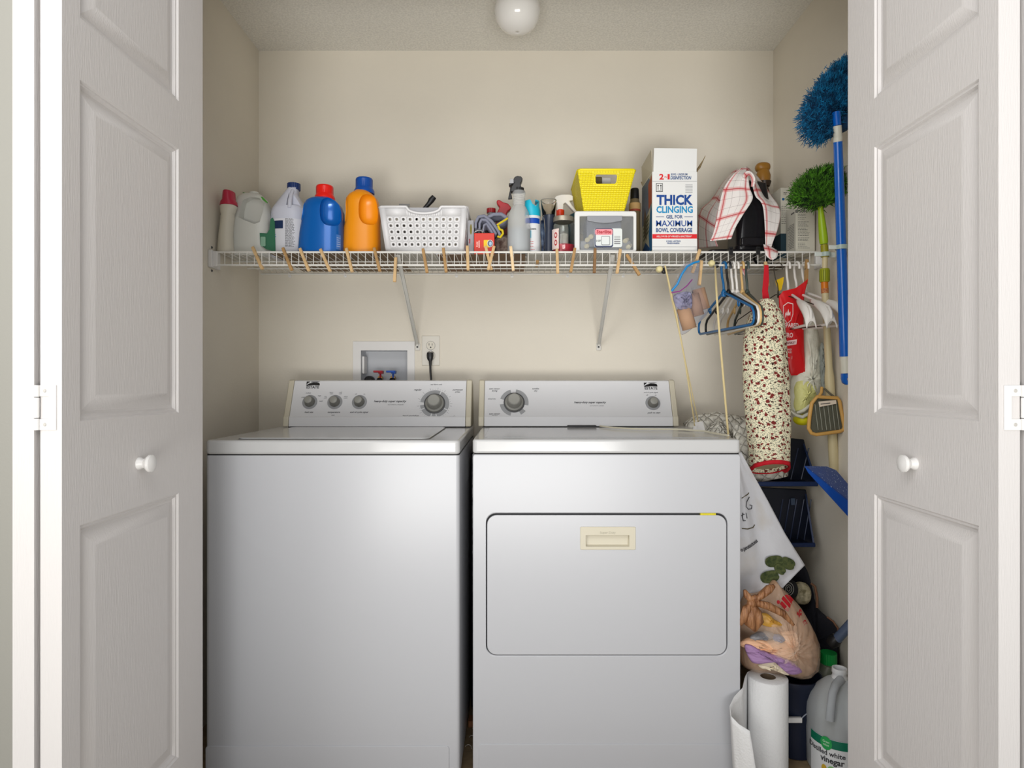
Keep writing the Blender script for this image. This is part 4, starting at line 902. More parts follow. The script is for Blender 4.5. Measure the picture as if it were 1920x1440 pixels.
for yy in (339.5, 462.5): obj('crease', MB().box(a0+.0004, a1-.0004, yf-.0005, yf-.0002, Z(yy+.8, yf), Z(yy, yf)), mat('crease_grey', (160, 160, 162), .7), t, smooth=0)
# side printing on the left face
def side(pts, m, h=.0004, nm='side_print'):
    obj(nm, MB().prism(pts, lambda a, b_, q: Vector((a0-h-q, yf+(yb_-yf)*a, TOP+(z1-TOP)*b_)), .0003), m, t, smooth=0)
side([(.01, .02), (.99, .02), (.99, .99), (.01, .99)], mat('side_beige', (178, 172, 146), .6), .0002)
side([(.02, .62), (.98, .45), (.98, .98), (.30, .98), (.02, .88)], mat('side_slate', (96, 106, 122), .6), .0008)
side([(.02, .62), (.30, .58), (.34, .90), (.02, .96)], mat('side_rust', (168, 84, 60), .6), .0012)
side([(.01, .03), (.20, .03), (.30, .25), (.16, .50), (.08, .62), (.01, .5)], mat('side_blue', (34, 96, 140), .6), .0012)
side([(.3, .03), (.98, .03), (.98, .12), (.6, .20), (.2, .08)], mat('side_deep_blue', (22, 70, 116), .6), .0014)
side([(.5, .22), (.7, .3), (.8, .5), (.66, .66), (.5, .5)], mat('side_brown', (96, 78, 62), .6), .0014)
for k in range(5): side([(.30, .30+k*.05), (.80, .24+k*.05), (.80, .265+k*.05), (.30, .325+k*.05)], mat('side_olive', (70, 72, 48), .6), .0018)
# ================================================================ clothespins
pinw = MB()
def pin_mesh(part):
    mb = MB()
    if part == 'wood_half':      # one leg: 80 mm long, tapered, with the spring notch
        pr_ = [(-.0, .040), (.0012, .041), (.0052, .034), (.0055, .012), (.0042, .010), (.0042, .006), (.0055, .004), (.0058, -.012), (.0062, -.037), (.0030, -.040), (.0022, -.020), (.0003, -.004), (.0003, .030)]
        mb.prism(pr_, lambda a, b, h: Vector((-.0045+h, -a, b)), .009)
    else:
        n = 26; pts = [Vector((-.0055+.011*k/n, .0022*math.cos(k*2*PI/5), .008+.0022*math.sin(k*2*PI/5))) for k in range(n+1)]
        mb.tube([Vector((-.0055, -.0065, .010))]+pts+[Vector((.0055, -.0065, .010))], .0006, 5)
    return mb
ORG_P = None
PINS = []
def pin(px, py, d, ang, label, m=None, tiltx=0, rz=0):
    global ORG_P
    c = P(px, py, d)
    if ORG_P is None:
        r = thing('clothespin', label, 'clothespin', (0, 0, 0), 'wooden clothespins clipped to the shelf rails')
        a = obj('wood_half', pin_mesh('wood_half'), wood, r, bevel=.0005)
        b = obj('wood_half', pin_mesh('wood_half'), wood, r, bevel=.0005); b.data = a.data; b.scale = (1, -1, 1); b.location.y = 0.0
        obj('spring', pin_mesh('spring'), steel, r)
        ORG_P = r
    else:
        r = dup(ORG_P); r['label'] = label
    r.location = c; r.rotation_euler = (R(tiltx), R(ang), R(rz))
    if m:
        for ch in r.children:
            if ch.name.startswith('wood'):
                ch.data = ch.data.copy(); ch.data.materials[0] = m
    PINS.append(r); return r
dP = YF-.006
for px, py, ang, tx, lab, m in (
    (483, 484, -24, 0, 'leaning clothespin on the rail below the white handled jug', None),
    (539, 486, -22, 0, 'slanted clothespin on the rail below the bleach bottle', wood2),
    (571, 487, -22, 0, 'slanted clothespin below the gap between bleach bottle and blue jug', None),
    (610, 488, -24, 0, 'slanted clothespin on the rail below the blue detergent jug', None),
    (655, 488, -14, 0, 'slightly tilted clothespin at the left edge of the orange jug', None),
    (707, 487, -14, 0, 'tilted clothespin on the rail between orange jug and white basket', wood2),
    (797, 489, -10, 0, 'clothespin on the rail under the middle of the white basket', wood2),
    (834, 488, -7, 0, 'clothespin on the rail under the right half of the white basket', wood2),
    (877, 484, -2, 0, 'upright clothespin in front of the narrow grey carton', None),
    (921, 484, 14, 0, 'front one of two crossed clothespins below the red carton', None),
    (960, 485, -6, 0, 'palest clothespin, upright at the left foot of the spray bottle', mat('bleached_wood', (230, 202, 160), .6, var=.08)),
    (1007, 494, 2, 90, 'short dark clothespin end sticking out below the aerosol can', wood2),
    (1045, 490, -2, 0, 'clothespin on the rail in front of the glass jar', None),
    (1074, 488, 10, 0, 'clothespin on the rail between glass jar and clear drawer', wood2),
    (1115, 489, 2, 0, 'darkest clothespin, on the rail under the clear drawer', mat('stained_wood', (140, 104, 66), .7, var=.2)),
    (1160, 490, 8, 0, 'clothespin beside the top of the right shelf brace', None),
    (1305, 490, 18, 0, 'clothespin pinching the left corner of the zip bag', None)):
    pin(px, py, dP if tx == 0 else dP+.01, ang, lab, m, tx)
pin(916, 484, dP+.011, -14, 'rear one of two crossed clothespins below the red carton', None)
pin(741, 506, dP-.004, 3, 'clothespin hanging low beside the top of the left shelf brace', None)
pin(1187, 497, dP+.01, -32, 'most slanted clothespin, right of the right shelf brace', wood2)
pin(1313, 512, dP-.02, 6, 'clothespin hanging down over the cardboard rolls bag', None)
pin(1437, 514, dP-.004, -5, 'clothespin holding the red strap of the flowered tube', None)
pin(1512, 510, dP-.004, 2, 'clothespin holding the pointed corner of the red bag', wood2)
# ================================================================ check towel on the black machine
def uvmat(name, build, rough=.9):
    m = bpy.data.materials.new(name); m.use_nodes = True; nt = m.node_tree; n = nt.nodes; L = nt.links
    b = n['Principled BSDF']; b.inputs['Roughness'].default_value = rough
    uv = n.new('ShaderNodeUVMap'); sp = n.new('ShaderNodeSeparateXYZ'); L.new(uv.outputs[0], sp.inputs[0])
    build(n, L, b, sp, uv); MATS[name] = m; return m
def math_(n, L, op, a, b=None, c=None):
    q = n.new('ShaderNodeMath'); q.operation = op
    for i, v in enumerate((a, b, c)):
        if v is None: continue
        if isinstance(v, (int, float)): q.inputs[i].default_value = v
        else: L.new(v, q.inputs[i])
    return q.outputs[0]
def mixc(n, L, fac, a, b):
    q = n.new('ShaderNodeMix'); q.data_type = 'RGBA'
    if isinstance(fac, (int, float)): q.inputs[0].default_value = fac
    else: L.new(fac, q.inputs[0])
    for i, v in ((6, a), (7, b)):
        if isinstance(v, tuple): q.inputs[i].default_value = v
        else: L.new(v, q.inputs[i])
    return q.outputs[2]
def check_build(n, L, b, sp, uv):
    col = lin((226, 220, 216))
    def band(axis, period, off, half):
        fr_ = math_(n, L, 'FRACT', math_(n, L, 'ADD', math_(n, L, 'MULTIPLY', axis, 1/period), off))
        return math_(n, L, 'LESS_THAN', math_(n, L, 'ABSOLUTE', math_(n, L, 'SUBTRACT', fr_, .5)), half/period)
    c = col
    for ax in (0, 1):
        s_ = sp.outputs[ax]
        c = mixc(n, L, math_(n, L, 'MULTIPLY', band(s_, .030, .0, .0005), .65), c, lin((112, 84, 92)))
        c = mixc(n, L, math_(n, L, 'MULTIPLY', band(s_, .090, .33, .0075), .38), c, lin((206, 40, 52)))
        c = mixc(n, L, math_(n, L, 'MULTIPLY', band(s_, .090, .33, .0022), .75), c, lin((180, 26, 38)))
    L.new(c, b.inputs['Base Color'])
checkm = uvmat('check_cotton', check_build)
d = 2.20
t = thing('kitchen_machine', 'glossy black upright kitchen machine under the red checked towel', 'appliance', (X(1405, d), d, TOP))
blk = mat('gloss_black', (26, 25, 28), .22)
mm = obj('body', MB().loft([ring(X(1405, d), d, TOP+.004, .068, .07, 6, 32), ring(X(1405, d), d, TOP+.03, .066, .068, 6, 32), ring(X(1404, d), d, TOP+.034, .060, .062, 6, 32), ring(X(1404, d), d, Z(390, d), .055, .06, 6, 32), ring(X(1404, d), d, Z(352, d), .045, .055, 6, 32), ring(X(1402, d), d, Z(344, d), .025, .035, 5, 32)]), blk, t, smooth=50)
obj('base', MB().prism(rrect(X(1318, d), X(1446, d), d-.075, d+.09, .02, 5), lambda a, b, h: Vector((a, b, TOP+h)), .016), blk, t, bevel=.004)
obj('front_ledge', MB().prism(rrect(X(1374, d), X(1428, d), Z(470, d), Z(455, d), .006, 4), yfn(d-.083), .02), blk, t, bevel=.004)
for a in (1370, 1421):
    s_ = MB(); s_.box(X(a-3.5, 2.065), X(a+3.5, 2.065), 2.060, 2.066, Z(478, 2.065), Z(463, 2.065)); s_.box(X(a-3.5, 2.065), X(a+3.5, 2.065), 2.060, 2.11, Z(467, 2.065)-.002, Z(467, 2.065)+.001)
    for q in (464, 466.5, 469): s_.lathe([(.004, 0), (.0055, .0006), (.004, .0012)], (X(a, 2.063), 2.063, Z(q, 2.063)), 12)
    c = thing('black_clip', 'small black clip over the front rail, '+('left' if a < 1400 else 'right')+' of the pair under the towel', 'clip', P(a, 470, 2.063))
    obj('clip', s_, black, c, bevel=.0006)
# black cord dangling below the deck
t = thing('black_cable', 'black cable loop dangling through the shelf under the towel', 'cable', P(1425, 478, 2.2))
obj('cable', MB().tube([P(1416, 470, 2.25), P(1414, 486, 2.2), P(1420, 496, 2.18), P(1428, 498, 2.17), P(1436, 492, 2.17), P(1440, 482, 2.18), P(1432, 472, 2.2)], .0045, 8), black, t, smooth=60)
# towel: three draped sheets following the machine
tw = thing('checked_towel', 'white tea towel with red check draped over the black machine', 'towel', P(1405, 318, 2.13))
def sheet(nm, left, right, nv, amp, par, uvs, seedk=0, m=checkm, th=.0018):
    """left/right: lists of (px,py,d) of equal length running down the cloth; ruled surface with soft folds"""
    A = [P(*q) for q in left]; B = [P(*q) for q in right]; n = len(A)
    def sm(L_, u):
        f = u*(n-1); k = min(n-2, int(f)); f -= k
        p0 = L_[max(0, k-1)]; p1 = L_[k]; p2 = L_[k+1]; p3 = L_[min(n-1, k+2)]
        return .5*((2*p1)+(-p0+p2)*f+(2*p0-5*p1+4*p2-p3)*f*f+(-p0+3*p1-3*p2+p3)*f**3)
    def fn(u, v):
        p = sm(A, u).lerp(sm(B, u), v)
        return p+Vector((0, amp*math.sin(v*7+seedk+u*2.5)*math.sin(PI*min(1, u+.25)), 0))
    return obj(nm, MB().grid(fn, n*6, nv, uvs), m, par, solid=th, smooth=80)
# main left fold coming forward (white, front)
sheet('front_fold', [(1394, 313, 2.15), (1376, 326, 2.12), (1358, 352, 2.11), (1349, 385, 2.10), (1343, 415, 2.09), (1337, 438, 2.085), (1331, 452, 2.08)],
      [(1400, 316, 2.12), (1404, 330, 2.10), (1407, 352, 2.09), (1412, 372, 2.085), (1395, 400, 2.08), (1380, 425, 2.075), (1371, 448, 2.07)], 14, .006, tw, (.30, .13))
# shaded side going back to the left
sheet('side_fold', [(1378, 318, 2.25), (1356, 342, 2.33), (1334, 374, 2.36), (1314, 392, 2.37), (1308, 420, 2.36), (1307, 466, 2.34)],
      [(1386, 316, 2.14), (1366, 342, 2.12), (1352, 380, 2.105), (1345, 410, 2.105), (1340, 440, 2.11), (1346, 462, 2.14)], 12, .008, tw, (.28, .20), 1)
# right part over the machine and tail
sheet('right_fold', [(1398, 314, 2.16), (1406, 330, 2.12), (1412, 350, 2.11), (1417, 368, 2.11), (1426, 378, 2.11), (1431, 392, 2.11), (1434, 425, 2.10), (1435, 460, 2.09), (1437, 478, 2.07)],
      [(1400, 312, 2.24), (1420, 330, 2.22), (1436, 352, 2.20), (1448, 370, 2.17), (1458, 384, 2.14), (1463, 402, 2.12), (1458, 430, 2.10), (1448, 458, 2.085), (1442, 482, 2.06)], 12, .005, tw, (.36, .10), 2)
sheet('towel_tail', [(1432, 458, 2.07), (1434, 468, 2.055), (1437, 480, 2.05), (1446, 487, 2.05)], [(1456, 468, 2.075), (1459, 474, 2.055), (1456, 483, 2.05), (1450, 487, 2.05)], 6, .003, tw, (.06, .05), 1)
sheet('top_curl', [(1392, 330, 2.09), (1398, 322, 2.075), (1408, 322, 2.075), (1416, 334, 2.08), (1414, 350, 2.09)], [(1398, 336, 2.10), (1402, 330, 2.09), (1406, 330, 2.09), (1409, 338, 2.09), (1408, 350, 2.10)], 5, .001, tw, (.09, .02), 1)
sheet('hanging_corner', [(1388, 496, 2.20), (1390, 508, 2.20), (1396, 517, 2.20)], [(1404, 496, 2.20), (1402, 508, 2.20), (1398, 517, 2.20)], 5, .002, tw, (.05, .04))
# brown stopper / figure head behind the machine
d = 2.30
t = thing('pump_bottle', 'brown bottle stopper rising behind the checked towel', 'bottle', (X(1432, d), d, TOP))
obj('body', cyl(X(1433, d), d, [(.0001, TOP), (.033, TOP), (.033, Z(390, d)), (.02, Z(365, d)), (.014, Z(352, d)), (.0001, Z(350, d))]), mat('brown_glass', (64, 48, 34), .3), t, smooth=50)
bmx = mat('amber_brown', (150, 104, 34), .4)
obj('stopper', cyl(X(1431, d), d, [(.0001, Z(342, d)), (.024, Z(341, d)), (.0255, Z(330, d)), (.022, Z(324, d)), (.020, Z(320, d)), (.0001, Z(320, d))]), bmx, t, smooth=60)
obj('stopper_head', blob(X(1430, d), d, Z(314, d), .026, .022, .017, 20, 10, 2.6), bmx, t, smooth=80)
obj('collar', cyl(X(1433, d), d, [(.0001, Z(351, d)), (.019, Z(350, d)), (.024, Z(341, d)), (.0001, Z(341, d))]), mat('dark_brown', (52, 38, 24), .4), t, smooth=50)
# ink cartons
def carton(nm, label, px0, px1, pyt, yf, dep, m, rot=0):
    a0, a1 = X(px0, yf), X(px1, yf)
    t = thing(nm, label, 'carton', ((a0+a1)/2, yf+dep/2, TOP))
    t_ = obj('box', MB().box(a0, a1, yf, yf+dep, TOP, Z(pyt, yf)), m, t, bevel=.001)
    return t, a0, a1
cwm = mat('carton_ivory', (206, 202, 188), .65)
t, a0, a1 = carton('ink_carton', 'taller white ink carton with a teal foot and a blue dot, half behind the towel', 1464, 1493, 352, 2.20, .13, cwm)
y_ = 2.20
obj('foot_band', MB().box(a0-.0004, a1+.0004, y_-.0006, y_+.131, TOP+.0005, Z(438, y_)), mat('carton_teal', (34, 62, 74), .6), t)
obj('dot', MB().prism(oval(X(1468.5, y_), Z(373.5, y_), .0045, .0045), yfn(y_-.0006), .0004), mat('dot_blue', (40, 96, 150), .5), t, smooth=0)
pl = lambda dd: (lambda a, z, h=0: Vector((a, dd-.0004-h, z)))
obj('carton_print', lines(pl(y_), X(1465, y_), X(1479, y_), [Z(387+3.6*k, y_) for k in range(10)], .0014, .0002, 11), ink, t, smooth=0)
obj('carton_print', lines(pl(y_), X(1469, y_), X(1478, y_), [Z(361, y_), Z(364, y_)], .002, .0002, 12), ink, t, smooth=0)
t, a0, a1 = carton('ink_carton', 'white ink carton with printed side and front under the green duster', 1492, 1528, 386, 2.115, .075, cwm)
y_ = 2.115
label_text('EPSON', .0125, lambda a, b_, h: Vector((X(1502, y_)+a, y_-.0004-h, Z(396.5, y_)+b_)), ink, t, name='carton_text', bold=.0004)
obj('carton_print', lines(pl(y_), X(1496, y_), X(1518, y_), [Z(q, y_) for q in (402, 404.6, 408, 411, 416, 418.6, 421.5, 424, 428, 430.6, 433.3, 436, 438.6, 441.5, 446, 448.6, 451.3, 456, 459, 462, 465)], .0013, .0002, 13), ink, t, smooth=0)
sd = MB(); xs_ = a0
f2 = lambda a, z, h=0: Vector((xs_-.0004-h, y_+a, z))
obj('carton_print', lines(f2, .012, .066, [Z(418+3.1*k, y_) for k in range(15)], .0016, .0002, 14), ink, t, smooth=0)
obj('carton_print', lines(f2, .010, .035, [Z(397, y_)], .0045, .0002, 15), ink, t, smooth=0)
obj('flap', MB().add([Vector((a0, y_+.075, Z(386, y_))), Vector((a0, y_+.004, Z(386, y_))), Vector((a0+.008, y_+.004, Z(380, y_))), Vector((a1-.004, y_+.01, Z(382, y_))), Vector((a1-.002, y_+.075, Z(386, y_)))], [(0, 1, 2, 3, 4)]), cwm, t, solid=.001, smooth=0)
t = thing('kraft_carton', 'dark kraft carton corner showing behind the ink cartons', 'carton', (X(1478, 2.34), 2.38, TOP))
obj('box', MB().add([Vector((X(a, dd), dd, z)) for dd in (2.345, 2.44) for a, z in ((1440, TOP), (1475, TOP), (1475, Z(352, 2.345)), (1470, Z(352, 2.345)), (1440, Z(385, 2.345)))], [(0, 1, 2, 3, 4), (9, 8, 7, 6, 5)]+[(i, i+5, (i+1) % 5+5, (i+1) % 5) for i in range(5)]), mat('kraft_dark', (84, 66, 44), .8), t, smooth=0)
# ================================================================ poles and dusters on the right wall
def tufts(name, m, par, pts, ln, r, seed, spread=.5, n=3):
    """pts: list of (pos, normal, count); many thin cones joined into one mass of bristles"""
    rnd = random.Random(seed); mb = MB()
    for p, nr, cnt, jit in pts:
        for _ in range(cnt):
            o = p+Vector((rnd.gauss(0, jit), rnd.gauss(0, jit), rnd.gauss(0, jit)))
            dd_ = (nr+Vector((rnd.gauss(0, spread), rnd.gauss(0, spread), rnd.gauss(0, spread)))).normalized()
            L_ = ln*rnd.uniform(.7, 1.15); e = o+dd_*L_
            u = dd_.cross(Vector((.3, .2, .9))).normalized()*r; v = dd_.cross(u).normalized()*r
            k = len(mb.v); mb.v += [tuple(o+u), tuple(o-u*.5+v*.87), tuple(o-u*.5-v*.87), tuple(e+u*.25), tuple(e-u*.25)]
            mb.f += [(k, k+1, k+3), (k+1, k+4, k+3), (k+1, k+2, k+4), (k+2, k, k+3), (k+2, k+3, k+4)]
    o = obj(name, mb, m, par, smooth=0, kind='stuff'); return o
# green duster
DG = 1.965
t = thing('green_duster', 'leafy green chenille duster on a pale pole with a lime grip', 'duster', P(1549, 470, DG))
gm = mat('duster_green', (88, 150, 30), .8, col2=(12, 44, 10), vscale=70, bump=.3)
rnd = random.Random(21); pts = []
arc = [(1492, 378), (1496, 358), (1506, 342), (1522, 332), (1542, 326), (1556, 328), (1564, 338), (1568, 352), (1566, 370)]
for k in range(len(arc)-1):
    for s_ in range(7):
        f = s_/7; a = arc[k][0]*(1-f)+arc[k+1][0]*f; b = arc[k][1]*(1-f)+arc[k+1][1]*f
        c = P(a, b, DG); cen = P(1540, 384, DG)
        for dy_ in (-.028, -.014, 0, .014, .028):
            for q in (0, .2, .42, .65, .85):
                p = c.lerp(cen, q)+Vector((0, dy_, 0))
                nr = (c-cen).normalized()*(1 if q < .3 else .5)+Vector((0, dy_*28, 0))
                pts.append((p, nr.normalized(), 10 if dy_ < 0 else 5, .006))
tufts('bristles', gm, t, pts, .020, .0020, 2, .55)
obj('core', MB().prism([(X(a, DG), Z(b, DG)) for a, b in arc]+[(X(1556, DG), Z(380, DG)), (X(1540, DG), Z(388, DG)), (X(1510, DG), Z(386, DG))], lambda a, b, h: Vector((a, DG-.028+h, b)), .056), mat('duster_core', (16, 46, 12), .9), t, bevel=.008)
lime = mat('lime_plastic', (150, 180, 20), .35)
def stick(par, nm, a, b, prof, m, n=18):
    A = Vector(a); u = (Vector(b)-A); L_ = u.length; M = u.to_track_quat('Z', 'Y').to_matrix().to_4x4()
    return obj(nm, MB().lathe([(r, q*L_) for q, r in prof], A, n, M), m, par, smooth=50)
s_ = DG/F
stick(t, 'grip', P(1545, 458, DG), P(1537, 376, DG), [(0, .0001), (0, 6.5*s_), (.02, 7*s_), (.05, 7.7*s_), (.15, 7.8*s_), (.45, 6.8*s_), (.75, 5*s_), (.88, 4.6*s_), (.92, 6*s_), (.97, 6.5*s_), (1, 6*s_), (1, .0001)], lime)
stick(t, 'socket', P(1547, 482, DG), P(1545.3, 459, DG), [(0, .0001), (0, 7*s_), (.9, 6.6*s_), (1, 6*s_), (1, .0001)], mat('olive_plastic', (146, 140, 20), .4))
polem = mat('pole_cream', (204, 190, 150), .4)
stick(t, 'pole', P(1546.5, 505, DG), P(1547, 480, DG), [(0, .0001), (0, 5*s_), (1, 5*s_), (1, .0001)], polem)
stick(t, 'lock_collar', P(1546, 529, DG), P(1546, 504, DG), [(0, .0001), (0, 8*s_), (.05, 8.6*s_), (.95, 8.8*s_), (1, 8*s_), (1, .0001)], mat('collar_olive', (150, 156, 24), .4))
cb = MB()
for k in range(14):
    a = 2*PI*k/14; q = P(1546, 529, DG); cb.box(q.x+8.6*s_*math.cos(a)-.0008, q.x+8.6*s_*math.cos(a)+.0008, DG+8.6*s_*math.sin(a)-.0008, DG+8.6*s_*math.sin(a)+.0008, q.z+.003, q.z+.036)
obj('collar_ribs', cb, mat('rib_olive', (118, 124, 16), .4), t, smooth=0)
stick(t, 'orange_sleeve', P(1546.5, 541, DG), P(1546, 529, DG), [(0, .0001), (0, 6.4*s_), (1, 6.4*s_), (1, .0001)], mat('sleeve_orange', (206, 116, 14), .35))
stick(t, 'red_sticker', P(1547, 550, DG), P(1546.5, 541, DG), [(0, .0001), (0, 6.6*s_), (1, 6.6*s_), (1, .0001)], mat('sticker_rust', (150, 52, 22), .5, col2=(206, 150, 90), vscale=400))
dB = 1.99
stick(t, 'lower_pole', P(1565, 900, dB), P(1547, 549, DG), [(0, .0001), (0, 8.6*dB/F), (.55, 8.4*dB/F), (.6, 6.6*s_), (1, 6.2*s_), (1, .0001)], polem)
# blue duster
DB = 1.86; s_ = DB/F
t = thing('blue_duster', 'round teal-blue chenille duster on a bright blue pole, top right', 'duster', P(1571, 235, DB))
pts = []; cc = P(1566, 195, DB)
ar2 = [(1590, 116), (1572, 124), (1552, 140), (1534, 162), (1520, 184), (1509, 208), (1508, 232), (1516, 250), (1532, 261), (1550, 261)]
for k in range(len(ar2)-1):
    for s2 in range(8):
        f = s2/8; a = ar2[k][0]*(1-f)+ar2[k+1][0]*f; b = ar2[k][1]*(1-f)+ar2[k+1][1]*f
        c = P(a, b, DB)
        cen = P(1580, 205, DB)
        for dy_ in (-.030, -.012, .012, .030):
            for q in (0, .14, .3, .48, .68, .88):
                dy2 = dy_*(1 if q < .2 else .8)
                p = c.lerp(cen, q)+Vector((0, dy2, 0))
                nr = (c-cen).normalized()*(1 if q < .2 else .35)+Vector((0, dy2*30, 0))
                pts.append((p, nr.normalized(), 9 if dy_ < 0 else 4, .006))
tufts('bristles', mat('duster_teal', (16, 132, 186), .85, col2=(4, 52, 88), vscale=50), t, pts, .013, .0013, 3, .40)
obj('core', MB().prism([(X(a, DB), Z(b, DB)) for a, b in ar2+[(1596, 240), (1600, 130)]], lambda a, b, h: Vector((a, DB-.024+h, b)), .048), mat('duster_blue_core', (6, 52, 90), .9), t, bevel=.008)
pb = mat('pole_blue', (0, 94, 190), .25, coat=.4)
DB2 = 1.868
stick(t, 'neck', P(1570, 237, DB-.040), P(1568, 212, DB-.035), [(0, .0001), (0, 6.8*s_), (1, 7.6*s_), (1, .0001)], pb)
stick(t, 'ferrule', P(1571, 266, DB-.030), P(1570, 236, DB-.040), [(0, .0001), (0, 7.9*s_), (.3, 8.2*s_), (.32, 7.6*s_), (1, 7.2*s_), (1, .0001)], mat('ferrule_cream', (214, 212, 198), .4))
stick(t, 'pole', P(1584.5, 668, DB2), P(1571, 264, DB-.030), [(0, .0001), (0, 9.6*DB2/F), (1, 7.8*s_), (1, .0001)], pb)
stick(t, 'white_band', P(1586, 700, DB2), P(1584.5, 668, DB2), [(0, .0001), (0, 9.2*DB2/F), (1, 9.2*DB2/F), (1, .0001)], mat('ferrule_cream', (214, 212, 198), .4))
e = obj('hanging_tip', MB().prism([(X(a, DB2), Z(b, DB2)) for a, b in ((1578, 697), (1595, 697), (1596, 712), (1592, 720), (1586, 722), (1580, 718), (1578, 710))], lambda a, b, h: Vector((a, DB2-.008+h, b)), .016), pb, t, bevel=.003)
boolean(e, MB().prism(oval(X(1589, DB2), Z(711, DB2), .005, .007), lambda a, b, h: Vector((a, DB2-.02+h, b)), .04))
# clips on the wall for the two poles
clipm = mat('clip_mint', (196, 214, 206), .3, trans=.3)
for nm, px, py, dd, lab in (('g', 1548, 477, DG, 'mint clip holding the green duster pole on the right wall'), ('b', 1577.5, 464, 1.849, 'mint clip holding the blue duster pole on the right wall')):
    t = thing('wall_clip_holder', lab, 'clip', (XR, dd, Z(py, dd)))
    r = (7.6 if nm == 'g' else 9.8)*dd/F; cx, cz = X(px, dd), Z(py, dd); hh = 8*dd/F
    c = MB(); pts2 = [(cx+r*math.cos(a), dd+r*math.sin(a)) for a in [R(25+k*310/16) for k in range(17)]]; po = [(cx+(r+.002)*math.cos(a), dd+(r+.002)*math.sin(a)) for a in [R(335-k*310/16) for k in range(17)]]
    c.prism(pts2+po, lambda a, b, h: Vector((a, b, cz-hh/2+h)), hh)
    obj('jaw', c, clipm, t)
    b_ = MB(); b_.box(cx+r*.9+.001, XR, dd+r*.45+.001, dd+r*.45+.005, cz-hh*.6, cz+hh*.6); b_.box(cx-r-.022, cx-r-.0005, dd-.004, dd+.001, cz-hh*.45, cz+hh*.5); b_.box(XR-.004, XR, dd-.015, dd+.03, cz-hh, cz+hh)
    obj('arm', b_, mat('clip_white', (214, 220, 214), .35), t, bevel=.001)
# small clear suction hooks
# ================================================================ hangers on the front rail
def hanger(label, hx, rot, m, half=.205, top=.100, drop=.217, r=.0042, hooks=True, hz=None, tilt=0, wide=0, bar=True, tube_r=None, cat='hanger', nm='clothes_hanger', group='hangers on the front rail'):
    """built in its own plane (local x = arm direction), hooked over the lower front rail at x = hx"""
    t = thing(nm, label, cat, (hx, YF, S-.044+.0034+r), group)
    o = ORG[t.name]
    def W(a, b, c=0): return o+Vector((a, c, b))
    hk = [W(.018*math.cos(R(a))-.0, .018*math.sin(R(a))-.016, 0) for a in range(200, -25, -15)]
    hk += [W(.012, -.046), W(.003, -.066), W(0, -.085), W(0, -top)]
    obj('hook', MB().tube(hk, r*.95, 8), m, t, smooth=60)
    body = MB()
    pts = []
    def arm(s_):
        return [W(s_*.012, -top), W(s_*.05, -top-.014), W(s_*.11, -top-.036), W(s_*half*.80, -top-.056), W(s_*half*.93, -top-.066), W(s_*half*.99, -top-.082), W(s_*half, -top-.098), W(s_*half*.985, -drop+.007), W(s_*half*.93, -drop)]
    L_ = arm(-1); Rr = arm(1)
    path = [W(0, -top)]+Rr+[W(0, -drop)]+L_[::-1]
    if bar: body.tube(path, r, 8, closed=True)
    else: body.tube(L_[::-1]+[W(0, -top)]+Rr, r, 8)
    body.lathe([(.0001, -top-.012), (r*1.9, -top-.010), (r*2.1, -top+.004), (r, -top+.014), (.0001, -top+.015)], o, 12)
    fr_ = obj('frame', body, m, t, smooth=60)
    if hooks:
        for s_ in (-1, 1):
            q = [W(s_*.10, -top-.032), W(s_*.10, -top-.048), W(s_*.106, -top-.054), W(s_*.112, -top-.050), W(s_*.111, -top-.043)]
            obj('strap_hook', MB().tube(q, r*.6, 6), m, fr_, smooth=60)
    if wide:
        for s_ in (-1, 1):
            def fn(u, v):
                k = math.sin(PI*min(1, .15+.85*u)*.62)
                p = W(s_*half*(.45+.57*u), -top-.030-.030*u-.050*u**5, 0)
                return p+Vector((0, wide*k*math.cos(v*PI), -.024*(1-math.sin(v*PI))*k))
            obj('shoulder', MB().grid(fn, 8, 10), m, t, solid=.003, smooth=60)
    t.rotation_euler = (R(tilt), 0, R(rot))
    return t
hb = mat('hanger_blue', (14, 92, 146), .35); hw = mat('hanger_white', (224, 220, 214), .35); hk_ = mat('hanger_black', (24, 24, 26), .35)
ht = mat('hanger_tan', (206, 170, 112), .4); hg_ = mat('hanger_green_grey', (64, 74, 70), .35)
hanger('glossy blue plastic hanger, frontmost at the left end of the hanger bunch', X(1357, YF), 96, hb)
hanger('black plastic hanger tucked right behind the blue one', X(1366, YF), 93, hk_, half=.208)
hanger('white hanger, third in the bunch after the blue and black ones', X(1374, YF), 89, hw)
hanger('second white hanger of the bunch, next to the tan one', X(1382, YF), 87, hw, half=.21)
hanger('tan plastic hanger between the white ones and the grey-green one', X(1392, YF), 84, ht, half=.21)
hanger('dark grey-green hanger, last of the left bunch', X(1401, YF), 82, hg_, half=.20)
hanger('white wide-shouldered hanger in front of the red bag', X(1478, YF), 84, hw, half=.205, wide=.014)
hanger('white hanger whose hook passes the top of the red bag', X(1494, YF), 92, hw, half=.21, wide=.016)
hanger('rightmost white hanger beside the pale pole', X(1510, YF), 100, hw, half=.21, wide=.016)
# wire hanger with the yellow twist
wm = mat('dark_wire', (60, 56, 48), .35, metal=.6)
t = hanger('thin dark wire hanger with a yellow twist, between flowered tube and white hangers', X(1459, YF), 112, wm, half=.20, r=.0016, hooks=False, group='hangers on the front rail')
o = ORG[t.name]
obj('yellow_tag', MB().loft([[o+Vector((a, -.004, b)) for a, b in q] for q in ([(-.020, -.046), (.016, -.052), (.014, -.062), (-.014, -.058)],)]+[[o+Vector((a, -.008, b)) for a, b in ((-.014, -.062), (.009, -.066), (.006, -.088), (-.006, -.086))]]), mat('tag_yellow', (226, 186, 20), .5), t, smooth=0)
